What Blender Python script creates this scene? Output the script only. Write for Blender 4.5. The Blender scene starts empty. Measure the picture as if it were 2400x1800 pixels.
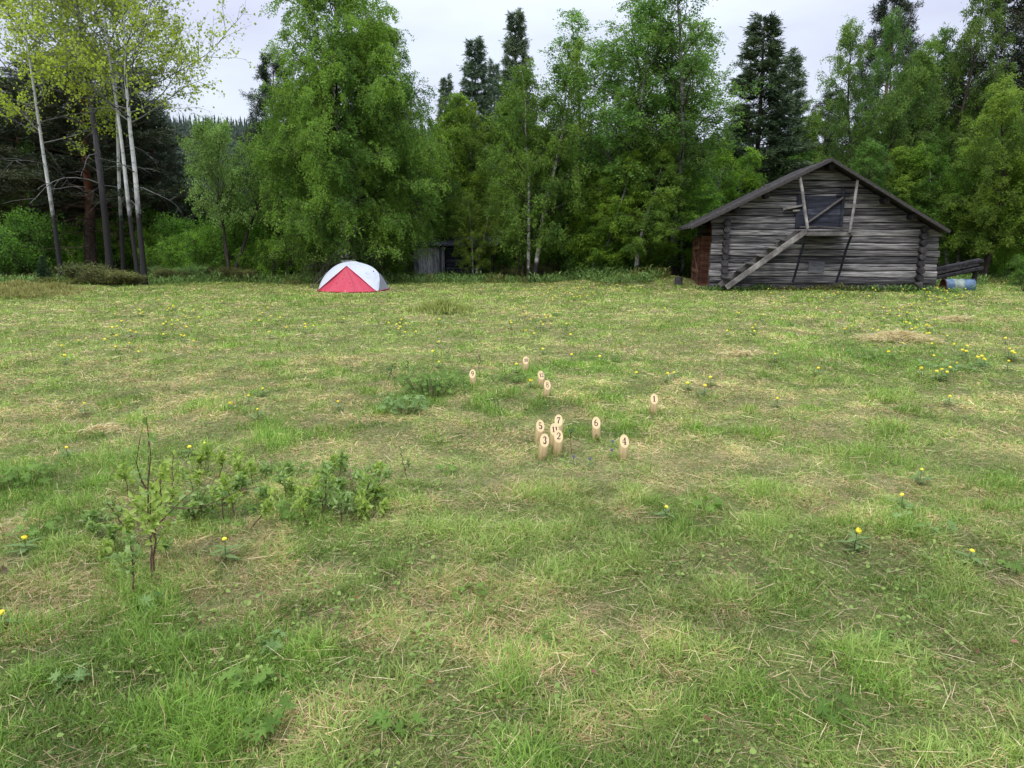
import bpy, math, random
import numpy as np
from mathutils import Vector, Matrix
PI = math.pi
sc = bpy.context.scene
C = sc.collection

# ------------------------------------------------------------------ camera
FPX = 1664.0                       # focal length in pixels of a 2400 px wide frame
PITCH = math.atan(335.0 / FPX)
CAM_H = 1.5
cd = bpy.data.cameras.new('camera'); cam = bpy.data.objects.new('camera', cd); C.objects.link(cam)
cam.location = (0, 0, CAM_H); cam.rotation_euler = (PI / 2 - PITCH, 0, 0)
cd.sensor_width = 36.0; cd.lens = 36.0 * FPX / 2400.0; cd.clip_end = 3000; cd.clip_start = 0.05
sc.camera = cam

# ------------------------------------------------------------------ world: overcast sky, brighter overhead than at the horizon
SUN_EL, SUN_ROT = math.radians(48), math.radians(205)
w = bpy.data.worlds.new("World"); sc.world = w; w.use_nodes = True
nt = w.node_tree; N = nt.nodes; L = nt.links
bg = N['Background']; bg.inputs['Strength'].default_value = 0.1
sky = N.new('ShaderNodeTexSky'); sky.sky_type = 'NISHITA'; sky.sun_disc = False
sky.sun_elevation = SUN_EL; sky.sun_rotation = SUN_ROT
tc = N.new('ShaderNodeTexCoord')
sep = N.new('ShaderNodeSeparateXYZ'); L.new(tc.outputs['Generated'], sep.inputs[0])
mr = N.new('ShaderNodeMapRange'); mr.inputs['From Min'].default_value = 0.25; mr.inputs['From Max'].default_value = 0.95
mr.inputs['To Min'].default_value = 5.8; mr.inputs['To Max'].default_value = 21.0; L.new(sep.outputs['Z'], mr.inputs['Value'])
mp = N.new('ShaderNodeMapping'); mp.inputs['Scale'].default_value = (1.3, 1.3, 3.6); L.new(tc.outputs['Generated'], mp.inputs[0])
nz = N.new('ShaderNodeTexNoise'); nz.inputs['Scale'].default_value = 1.7; nz.inputs['Detail'].default_value = 5; nz.inputs['Roughness'].default_value = 0.55
L.new(mp.outputs[0], nz.inputs['Vector'])
cr = N.new('ShaderNodeValToRGB'); L.new(nz.outputs['Fac'], cr.inputs[0])
cr.color_ramp.elements[0].position = 0.36; cr.color_ramp.elements[0].color = (0.80, 0.84, 1.06, 1)
cr.color_ramp.elements[1].position = 0.66; cr.color_ramp.elements[1].color = (1.02, 1.12, 1.27, 1)
vm = N.new('ShaderNodeVectorMath'); vm.operation = 'SCALE'; L.new(cr.outputs[0], vm.inputs[0]); L.new(mr.outputs[0], vm.inputs['Scale'])
mx = N.new('ShaderNodeMix'); mx.data_type = 'RGBA'; mx.inputs['Factor'].default_value = 0.92
L.new(sky.outputs[0], mx.inputs['A']); L.new(vm.outputs[0], mx.inputs['B']); L.new(mx.outputs['Result'], bg.inputs['Color'])

sl = bpy.data.lights.new('sun', 'SUN'); sl.energy = 1.5; sl.angle = math.radians(16); sl.color = (1.0, 0.97, 0.92)
so = bpy.data.objects.new('sun', sl); C.objects.link(so)
so.rotation_euler = (PI / 2 - SUN_EL, 0, PI - SUN_ROT + PI) if False else (math.radians(42), 0, math.radians(-25))
sc.view_settings.view_transform = 'Standard'; sc.view_settings.look = 'None'
sc.view_settings.exposure = 0.64; sc.view_settings.gamma = 1.0
sc.cycles.max_bounces = 7; sc.cycles.diffuse_bounces = 4; sc.cycles.glossy_bounces = 2
sc.cycles.transmission_bounces = 3; sc.cycles.volume_bounces = 0

# ------------------------------------------------------------------ helpers
_R = np.random.default_rng(7)
_cp, _sp = math.cos(PITCH), math.sin(PITCH)
def ray(px, py):
    a, b = (px - 1200) / FPX, (900 - py) / FPX
    return np.array([a, _cp + b * _sp, -_sp + b * _cp])
def at(px, py, Y):
    d = ray(px, py); return np.array([0, 0, CAM_H]) + d * (Y / d[1])
def ground_at(px, py, z=0.0):
    d = ray(px, py); return np.array([0, 0, CAM_H]) + d * ((z - CAM_H) / d[2])

_G = np.random.default_rng(99).random((256, 256))
def vnoise(x, y):
    x = np.asarray(x, float); y = np.asarray(y, float)
    xi = np.floor(x).astype(int); yi = np.floor(y).astype(int); fx = x - xi; fy = y - yi
    fx = fx * fx * (3 - 2 * fx); fy = fy * fy * (3 - 2 * fy)
    a = _G[xi & 255, yi & 255]; b = _G[(xi + 1) & 255, yi & 255]; c = _G[xi & 255, (yi + 1) & 255]; d = _G[(xi + 1) & 255, (yi + 1) & 255]
    return (a * (1 - fx) + b * fx) * (1 - fy) + (c * (1 - fx) + d * fx) * fy
def fbm(x, y, o=3):
    s = 0; t = 0
    for i in range(o):
        s = s + vnoise(x * 2 ** i + 17 * i, y * 2 ** i + 5 * i) / 2 ** i; t += 1 / 2 ** i
    return s / t
def sstep(a, b, x):
    t = np.clip((x - a) / (b - a), 0, 1); return t * t * (3 - 2 * t)
def gz(x, y):                                     # height of the ground
    x = np.asarray(x, float); y = np.asarray(y, float)
    near = 1 - sstep(24, 30, y)
    z = (fbm(x * 0.55 + 40, y * 0.55 + 11) - 0.5) * 0.10 + (fbm(x * 2.3, y * 2.3, 2) - 0.5) * 0.045
    z = z * (0.35 + 0.65 * near)
    z = z + 0.30 * np.exp(-(((x - 4.6) / 2.6) ** 2 + ((y - 25.5) / 1.6) ** 2))        # grassy rise before the birches
    z = z + 0.16 * np.exp(-(((x + 1.85) / .5) ** 2 + ((y - 16.2) / .5) ** 2))       # tussock
    z = z + sstep(30, 120, y) * 1.2
    hh = 62 - 0.055 * x + 10 * (fbm(x * .004 + 3, x * .002 + 8) - .5)
    z = z + sstep(150, 470, y) * hh * (0.55 + 0.45 * sstep(300, 520, y))
    return z

def mesh_np(name, V, F, mats, cols=None, mi=None, smooth=True):
    """V (n,3); F list of (m,k) arrays; mats list; cols (n,3); mi list of material indices per F array"""
    me = bpy.data.meshes.new(name)
    V = np.ascontiguousarray(V, dtype=np.float32)
    F = [np.asarray(f, dtype=np.int32) for f in F]
    keep = [i for i, f in enumerate(F) if len(f)]
    idx = np.concatenate([F[i].ravel() for i in keep])
    tot = np.concatenate([np.full(len(F[i]), F[i].shape[1], np.int32) for i in keep])
    st = np.concatenate([[0], np.cumsum(tot)[:-1]]).astype(np.int32)
    me.vertices.add(len(V)); me.vertices.foreach_set('co', V.ravel())
    me.loops.add(len(idx)); me.loops.foreach_set('vertex_index', idx)
    me.polygons.add(len(tot)); me.polygons.foreach_set('loop_start', st)
    if mi is not None:
        me.polygons.foreach_set('material_index', np.concatenate([np.full(len(F[i]), mi[i], np.int32) for i in keep]))
    me.update(calc_edges=True)
    if not smooth:
        me.shade_flat()
    if cols is not None:
        a = me.attributes.new('col', 'FLOAT_COLOR', 'POINT')
        c4 = np.ones((len(V), 4), np.float32); c4[:, :3] = cols
        a.data.foreach_set('color', c4.ravel())
    for m in (mats if isinstance(mats, (list, tuple)) else [mats]): me.materials.append(m)
    return me
def obj(name, me, parent=None):
    o = bpy.data.objects.new(name, me); C.objects.link(o); o.parent = parent; return o
def tag(o, label=None, cat=None, group=None, kind=None):
    if label: o['label'] = label
    if cat: o['category'] = cat
    if group: o['group'] = group
    if kind: o['kind'] = kind
    return o
def empty(name, loc, rz=0.0, label=None, cat=None, group=None):
    o = bpy.data.objects.new(name, None); C.objects.link(o)
    o.empty_display_size = 0.2; o.location = [float(v) for v in loc]; o.rotation_euler = (0, 0, rz)
    return tag(o, label, cat, group)
def copy_tree(o, parent=None):
    c = o.copy(); C.objects.link(c); c.parent = parent
    for ch in list(o.children): copy_tree(ch, c)
    return c

class MB:                                         # small mesh builder
    def __init__(s): s.V = []; s.F = []; s.n = 0; s.tone = []
    def add(s, V, F, tone=0.5):
        V = np.asarray(V, float); s.V.append(V)
        for f in F: s.F.append([i + s.n for i in f])
        s.tone.append(np.full(len(V), tone)); s.n += len(V)
    def box(s, lo, hi, tone=.5):
        x0, y0, z0 = lo; x1, y1, z1 = hi
        s.add([(x0,y0,z0),(x1,y0,z0),(x1,y1,z0),(x0,y1,z0),(x0,y0,z1),(x1,y0,z1),(x1,y1,z1),(x0,y1,z1)],
              [(0,3,2,1),(4,5,6,7),(0,1,5,4),(1,2,6,5),(2,3,7,6),(3,0,4,7)], tone)
    def beam(s, a, b, w_, h_, up=(0, 0, 1), tone=.5, wob=0.0, seg=1, rng=_R, taper=1.0, bev=.2):
        """a squared pole between a and b, chamfered corners"""
        a = np.array(a, float); b = np.array(b, float); d = b - a; Ln = np.linalg.norm(d); d /= Ln
        up = np.array(up, float); sx = np.cross(d, up)
        if np.linalg.norm(sx) < 1e-4: sx = np.cross(d, (1, 0, 0))
        sx /= np.linalg.norm(sx); uz = np.cross(sx, d)
        q = 1 - bev
        prof = np.array([(-1,-q),(-q,-1),(q,-1),(1,-q),(1,q),(q,1),(-q,1),(-1,q)]) * 0.5
        V = []; 
        for i in range(seg + 1):
            t = i / seg; k = 1 + (taper - 1) * t
            off = rng.normal(0, wob, 2) if wob else (0, 0)
            c = a + d * Ln * t + sx * off[0] + uz * off[1]
            for u, v in prof: V.append(c + sx * u * w_ * k + uz * v * h_ * k)
        F = []
        for i in range(seg):
            for j in range(8):
                p = i * 8 + j; q2 = i * 8 + (j + 1) % 8; F.append((p, q2, q2 + 8, p + 8))
        F.append(tuple(reversed(range(8)))); F.append(tuple(range(seg * 8, seg * 8 + 8)))
        s.add(V, F, tone)
    def mesh(s, name, mat, smooth=False):
        me = bpy.data.meshes.new(name); V = np.concatenate(s.V)
        me.from_pydata(V.tolist(), [], s.F); me.update()
        if not smooth: me.shade_flat()
        a = me.attributes.new('tone', 'FLOAT', 'POINT'); a.data.foreach_set('value', np.concatenate(s.tone).astype(np.float32))
        for m in (mat if isinstance(mat, (list, tuple)) else [mat]): me.materials.append(m)
        return me
    def build(s, name, mat, parent=None, smooth=False): return obj(name, s.mesh(name, mat, smooth), parent)

def tubes(polys, sides=5):
    """polys: list of (pts (n,3), radii (n,)) -> V, F"""
    Vs = []; Fs = []; n0 = 0
    for item in polys:
        pts, rad = item[0], item[1]; k = item[2] if len(item) > 2 else sides
        ang = np.arange(k) * 2 * PI / k; ca, sa = np.cos(ang), np.sin(ang)
        n = len(pts); T = np.gradient(pts, axis=0); T /= (np.linalg.norm(T, axis=1, keepdims=True) + 1e-9)
        ref = np.array([0.0, 0, 1]) if abs(T[0, 2]) < 0.8 else np.array([1.0, 0, 0])
        A = np.cross(T, ref); A /= (np.linalg.norm(A, axis=1, keepdims=True) + 1e-9); B = np.cross(T, A)
        V = pts[:, None, :] + rad[:, None, None] * (A[:, None, :] * ca[None, :, None] + B[:, None, :] * sa[None, :, None])
        Vs.append(V.reshape(-1, 3))
        i = np.arange(n - 1)[:, None] * k; j = np.arange(k)[None, :]; j2 = (j + 1) % k
        Fs.append((np.stack([i + j, i + k + j, i + k + j2, i + j2], -1).reshape(-1, 4)) + n0); n0 += n * k
    return np.concatenate(Vs), np.concatenate(Fs)

# ------------------------------------------------------------------ materials
def newmat(name):
    m = bpy.data.materials.new(name); m.use_nodes = True
    return m, m.node_tree.nodes, m.node_tree.links, m.node_tree.nodes['Principled BSDF']
def plain(name, col, rough=.7, spec=.3, metallic=0):
    m, n, l, b = newmat(name); b.inputs['Base Color'].default_value = (*col, 1); b.inputs['Roughness'].default_value = rough
    b.inputs['Specular IOR Level'].default_value = spec; b.inputs['Metallic'].default_value = metallic
    return m
def noisy(name, stops, scale=4, stretch=(1, 1, 1), rough=.85, bump=.3, detail=6, bdist=.01, attr=None, spec=.25, tgain=.36):
    m, n, l, b = newmat(name)
    t = n.new('ShaderNodeTexCoord'); mpp = n.new('ShaderNodeMapping'); mpp.inputs['Scale'].default_value = stretch
    l.new(t.outputs['Object'], mpp.inputs[0])
    z = n.new('ShaderNodeTexNoise'); z.inputs['Scale'].default_value = scale; z.inputs['Detail'].default_value = detail; z.inputs['Roughness'].default_value = .65
    l.new(mpp.outputs[0], z.inputs['Vector'])
    r = n.new('ShaderNodeValToRGB'); e = r.color_ramp.elements
    while len(e) < len(stops): e.new(.5)
    for k, (p, c) in enumerate(stops): e[k].position = p; e[k].color = (*c, 1)
    src = z.outputs['Fac']
    if attr:
        at_ = n.new('ShaderNodeAttribute'); at_.attribute_name = attr
        ma = n.new('ShaderNodeMath'); ma.operation = 'MULTIPLY_ADD'; l.new(at_.outputs['Fac'], ma.inputs[0]); ma.inputs[1].default_value = tgain; ma.inputs[2].default_value = -tgain / 2
        ad = n.new('ShaderNodeMath'); ad.operation = 'ADD'; l.new(z.outputs['Fac'], ad.inputs[0]); l.new(ma.outputs[0], ad.inputs[1]); src = ad.outputs[0]
    l.new(src, r.inputs[0]); l.new(r.outputs[0], b.inputs['Base Color'])
    b.inputs['Roughness'].default_value = rough; b.inputs['Specular IOR Level'].default_value = spec
    if bump:
        bp = n.new('ShaderNodeBump'); bp.inputs['Strength'].default_value = bump; bp.inputs['Distance'].default_value = bdist
        l.new(z.outputs['Fac'], bp.inputs['Height']); l.new(bp.outputs[0], b.inputs['Normal'])
    return m
def leafmat(name, transl=.48, rough=.55, objvar=True, spec=.25):
    m, n, l, b = newmat(name); out = n['Material Output']
    a = n.new('ShaderNodeAttribute'); a.attribute_name = 'col'
    oi = n.new('ShaderNodeObjectInfo')
    mu = n.new('ShaderNodeMix'); mu.data_type = 'RGBA'; mu.blend_type = 'MULTIPLY'; mu.inputs['Factor'].default_value = 1
    l.new(a.outputs['Color'], mu.inputs['A']); l.new(oi.outputs['Color'], mu.inputs['B'])
    col = mu.outputs['Result']
    b.inputs['Roughness'].default_value = rough; b.inputs['Specular IOR Level'].default_value = spec
    l.new(col, b.inputs['Base Color'])
    tr = n.new('ShaderNodeBsdfTranslucent')
    tm = n.new('ShaderNodeMix'); tm.data_type = 'RGBA'; tm.blend_type = 'MULTIPLY'; tm.inputs['Factor'].default_value = 1
    l.new(col, tm.inputs['A']); tm.inputs['B'].default_value = (1.25, 1.35, .7, 1)
    l.new(tm.outputs['Result'], tr.inputs['Color'])
    ms = n.new('ShaderNodeMixShader'); ms.inputs[0].default_value = transl
    l.new(b.outputs[0], ms.inputs[1]); l.new(tr.outputs[0], ms.inputs[2]); l.new(ms.outputs[0], out.inputs['Surface'])
    return m
M = {}
M['leaf'] = leafmat('leaf'); M['needle'] = leafmat('needle', .12, .6); M['grass'] = leafmat('grass_blade', .3, .6)
M['petal'] = plain('yellow_petal', (.92, .78, .08), .6); M['stem'] = plain('green_stem', (.08, .13, .03), .7)
M['twig'] = noisy('brown_twig', [(.3, (.05, .028, .020)), (.7, (.14, .075, .05))], 20)

def bark(name, stops, black_h=0.0, scale=3, stretch=(1, 1, 1), upper=None):
    """bark with lenticel bands; black_h: height under which it is black and cracked; upper: (height, colour) of bark higher up"""
    m, n, l, b = newmat(name)
    t = n.new('ShaderNodeTexCoord'); mpp = n.new('ShaderNodeMapping'); mpp.inputs['Scale'].default_value = stretch
    l.new(t.outputs['Object'], mpp.inputs[0])
    z = n.new('ShaderNodeTexNoise'); z.inputs['Scale'].default_value = scale; z.inputs['Detail'].default_value = 7; z.inputs['Roughness'].default_value = .7
    l.new(mpp.outputs[0], z.inputs['Vector'])
    r = n.new('ShaderNodeValToRGB'); e = r.color_ramp.elements
    while len(e) < len(stops): e.new(.5)
    for k, (p, c) in enumerate(stops): e[k].position = p; e[k].color = (*c, 1)
    l.new(z.outputs['Fac'], r.inputs[0]); col = r.outputs[0]
    sp = n.new('ShaderNodeSeparateXYZ'); l.new(t.outputs['Object'], sp.inputs[0])
    def blend(col, h0, h1, c, inv):
        z2 = n.new('ShaderNodeTexNoise'); z2.inputs['Scale'].default_value = 6; z2.inputs['Detail'].default_value = 6
        l.new(t.outputs['Object'], z2.inputs['Vector'])
        ad = n.new('ShaderNodeMath'); ad.operation = 'MULTIPLY_ADD'; l.new(z2.outputs['Fac'], ad.inputs[0]); ad.inputs[1].default_value = 1.6; l.new(sp.outputs['Z'], ad.inputs[2])
        mr_ = n.new('ShaderNodeMapRange'); mr_.inputs['From Min'].default_value = h0; mr_.inputs['From Max'].default_value = h1
        if inv: mr_.inputs['To Min'].default_value = 1; mr_.inputs['To Max'].default_value = 0
        l.new(ad.outputs[0], mr_.inputs['Value'])
        mm = n.new('ShaderNodeMix'); mm.data_type = 'RGBA'; l.new(mr_.outputs[0], mm.inputs['Factor']); l.new(col, mm.inputs['A']); mm.inputs['B'].default_value = (*c, 1)
        return mm.outputs['Result']
    if black_h: col = blend(col, black_h * .7 + .8, black_h * 1.1 + .8, (.022, .02, .02), True)
    if upper: col = blend(col, upper[0], upper[0] + 2.5, upper[1], False)
    l.new(col, b.inputs['Base Color']); b.inputs['Roughness'].default_value = .85; b.inputs['Specular IOR Level'].default_value = .2
    bp = n.new('ShaderNodeBump'); bp.inputs['Strength'].default_value = .5; bp.inputs['Distance'].default_value = .02
    l.new(z.outputs['Fac'], bp.inputs['Height']); l.new(bp.outputs[0], b.inputs['Normal'])
    return m
BIRCH = bark('birch_bark', [(.36, (.03, .028, .025)), (.48, (.20, .19, .17)), (.62, (.42, .40, .37))], .9, 3, (1, 1, 3), )
ASPEN = bark('aspen_bark', [(.30, (.06, .06, .06)), (.42, (.40, .40, .39)), (.7, (.56, .56, .54))], 3.2, 2.5, (1, 1, 3))
ASPEN_DARK = bark('dark_aspen_bark', [(.3, (.035, .032, .038)), (.7, (.13, .115, .13))], 4.2, 3, (3, 3, .6))
DEADWOOD = bark('dead_pine_wood', [(.3, (.05, .032, .026)), (.7, (.17, .11, .085))], 0, 4)
GREYBIRCH = bark('grey_birch_bark', [(.36, (.03, .028, .025)), (.5, (.10, .095, .085)), (.66, (.22, .21, .19))], .9, 3, (1, 1, 3))
ASPEN_LIMB = bark('aspen_limb', [(.3, (.05, .05, .048)), (.7, (.19, .19, .18))], 0, 4)
DARKBARK = bark('dark_bark', [(.35, (.022, .018, .014)), (.7, (.075, .06, .05))], 0, 4, (3, 3, .6))
PINEBARK = bark('pine_bark', [(.35, (.03, .022, .02)), (.7, (.11, .075, .06))], 0, 4, (3, 3, .7), upper=(4.0, (.17, .07, .04)))

# ------------------------------------------------------------------ trees
def nrm(v): return v / (np.linalg.norm(v, axis=-1, keepdims=True) + 1e-9)
def walk(p, d, Ln, n, rng, wob, grav):
    pts = np.empty((n + 1, 3)); pts[0] = p; d = np.array(d, float); st = Ln / n
    nz_ = rng.normal(0, wob, (n, 3))
    for i in range(n):
        d = d + nz_[i]; d[2] += grav / n; d = d / math.sqrt(d @ d); pts[i + 1] = pts[i] + d * st
    return pts
def sample(pts, t):
    f = t * (len(pts) - 1); i = min(int(f), len(pts) - 2); u = f - i
    return pts[i] * (1 - u) + pts[i + 1] * u, nrm(pts[i + 1] - pts[i])
def turned(d, ang, rng, flat=False):
    if flat:
        side = np.cross(d, (0, 0, 1)); side = nrm(side) * rng.choice([-1, 1]) + np.array([0, 0, rng.normal(0, .25)])
    else:
        side = rng.normal(0, 1, 3); side -= d * (side @ d)
    side = nrm(side); return nrm(d * math.cos(ang) + side * math.sin(ang))
def leaves_mesh(P, D, size, rng, aspect=.7, align=.5, up=.3, c1=(.05, .1, .02), c2=(.1, .16, .03), clump=1.2, cvar=.2, bend=.15):
    """one small folded diamond per leaf"""
    n = len(P)
    U = nrm(rng.normal(0, 1, (n, 3)) * (1 - align) + D * align)
    W = rng.normal(0, 1, (n, 3)); W[:, 2] *= (1 - up); W = nrm(W - U * (W * U).sum(1, keepdims=True))
    Nn = np.cross(U, W)
    s = size * rng.uniform(.65, 1.3, n)[:, None]
    a = P; b = P + U * s * .5 + W * s * aspect * .5 + Nn * s * bend; c = P + U * s; d = P + U * s * .5 - W * s * aspect * .5 + Nn * s * bend
    V = np.stack([a, b, c, d], 1).reshape(-1, 3)
    F = np.arange(n * 4).reshape(-1, 4)
    k = fbm(P[:, 0] / clump + P[:, 2] * .6 + 50, P[:, 1] / clump + P[:, 2] * .8 / clump + 50, 2)
    k = np.clip((k - .5) * 3.2 + .5, 0, 1) * .75 + rng.random(n) * .25
    col = np.array(c1)[None] * (1 - k[:, None]) + np.array(c2)[None] * k[:, None]
    col = col * (1 + rng.uniform(-cvar, cvar, n))[:, None]
    return V, F, np.repeat(col, 4, 0)

def make_tree(name, seed, H, r0, barkm, stems=1, lean=(0, 0), wob=.05, cb=.15, nl=40, Lf=None, el=None, lgrav=-.2, nsub=7, subl=.45,
              ntw=5, twl=.45, twgrav=-.5, lpt=14, lsize=.07, jit=.06, flat=False, leaf='leaf', lk={}, spread=.14, trunk_pts=None,
              dead=0, curve=None, sub_from=.2, zmin=.05, twr=.006, limbm=None):
    rng = np.random.default_rng(seed)
    wood = []; TP = []; TD = []
    for s in range(stems):
        if trunk_pts is not None and s < len(trunk_pts):
            tp = np.array(trunk_pts[s], float)
            t_ = np.linspace(0, 1, 15); src = np.linspace(0, 1, len(tp))
            T = np.stack([np.interp(t_, src, tp[:, k]) for k in range(3)], 1); T[1:-1] += rng.normal(0, .012, (13, 3)); T[1:-1] = (T[:-2] + 2 * T[1:-1] + T[2:]) / 4
        else:
            a = s * 2 * PI / max(stems, 1) + rng.uniform(-.4, .4); k = 0 if stems == 1 else spread
            d0 = nrm(np.array([lean[0] + math.cos(a) * k, lean[1] + math.sin(a) * k, 1.0]))
            hs = H * (1 if s == 0 else rng.uniform(.8, 1))
            T = walk(np.array([math.cos(a), math.sin(a), 0]) * (0 if stems == 1 else r0 * 1.3), d0, hs, 14, rng, wob, .35 if stems > 1 else .1)
        Ht = T[-1][2]
        rs = r0 * (1 if s == 0 else .8)
        tt = np.linspace(0, 1, 15); R_ = rs * ((1 - tt) ** .85 * .94 + .06); R_[0] *= 1.25
        wood.append((T, R_, 9))
        nls = int(nl / stems) if stems > 1 else nl
        for i in range(nls + dead):
            isdead = i >= nls
            u = (i + rng.random()) / nls if not isdead else rng.random()
            t = cb + (1 - cb) * u * .985 if not isdead else cb * rng.uniform(.35, 1.2)
            p, d = sample(T, min(t, .995)); rr = np.interp(t, tt, R_)
            az = i * 2.4 + rng.uniform(-.5, .5)
            e = el(u) if not isdead else rng.uniform(-.1, .5)
            ln = (Lf(u) if not isdead else rng.uniform(.8, 2.6)) * rng.uniform(.72, 1.15)
            dd = np.array([math.cos(az) * math.cos(e), math.sin(az) * math.cos(e), math.sin(e)])
            limb = walk(p, dd, ln, 7, rng, .09 if not isdead else .16, lgrav if not isdead else -.5)
            lr = min(rr * .5, .010 + ln * .011) * (.7 if isdead else 1)
            wood.append((limb, np.linspace(lr, .006, 8), 5))
            if isdead:
                for _ in range(5):
                    q, qd = sample(limb, rng.uniform(.3, .95)); tw = walk(q, turned(qd, rng.uniform(.5, 1.1), rng), ln * .35, 3, rng, .15, -.3)
                    wood.append((tw, np.linspace(.008, .003, 4), 3))
                continue
            ns = max(3, int(nsub * ln / 2.0 + 2))
            for j in range(ns):
                f = sub_from + (1 - sub_from) * (j + rng.random()) / ns
                q, qd = sample(limb, min(f, .98)); sl_ = ln * subl * (1.15 - .6 * f) * rng.uniform(.6, 1.2)
                sub = walk(q, turned(qd, rng.uniform(.5, 1.0), rng, flat), max(sl_, .25), 4, rng, .12, lgrav * .6)
                wood.append((sub, np.linspace(.011, .004, 5), 3))
                for k2 in range(ntw):
                    q2, qd2 = sample(sub, min(.15 + .85 * (k2 + rng.random()) / ntw, .98))
                    tw = walk(q2, turned(qd2, rng.uniform(.4, 1.0), rng, flat), twl * rng.uniform(.6, 1.3), 3, rng, .12, twgrav)
                    if twr: wood.append((tw, np.array([twr, twr * .7, twr * .5, twr * .4]), 3))
                    m = max(1, int(lpt * rng.uniform(.6, 1.3)))
                    ff = rng.random(m) * 2.98; ii = ff.astype(int); uu = (ff - ii)[:, None]
                    TP.append(tw[ii] * (1 - uu) + tw[ii + 1] * uu); TD.append(nrm(tw[ii + 1] - tw[ii]))
    V1, F1 = tubes(wood[:0] + [w_ for w_ in wood if len(w_) > 2 and w_[2] == 9]); V2, F2 = tubes([w_ for w_ in wood if w_[2] != 9])
    wm = mesh_np(name + '_trunk', np.concatenate([V1, V2]), [F1, F2 + len(V1)], [barkm, limbm or (DEADWOOD if name == 'pine' else DARKBARK)], mi=[0, 1])
    P = np.concatenate(TP); D = np.concatenate(TD); P = P + rng.normal(0, jit, P.shape)
    ok = P[:, 2] > zmin * rng.uniform(.6, 1.3, len(P)) * (1 + .5 * (fbm(P[:, 0] + 30, P[:, 1] + 30, 2) - .5)); P = P[ok]; D = D[ok]
    V, F, col = leaves_mesh(P, D, lsize, rng, **lk)
    lm = mesh_np(name + '_crown', V, [F], M[leaf], col, smooth=False)
    r = np.percentile(np.abs(P[:, :2]), 96)
    return dict(trunk=wm, crown=lm, H=float(np.percentile(P[:, 2], 99.8)), R=float(r), n=len(P))

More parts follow.
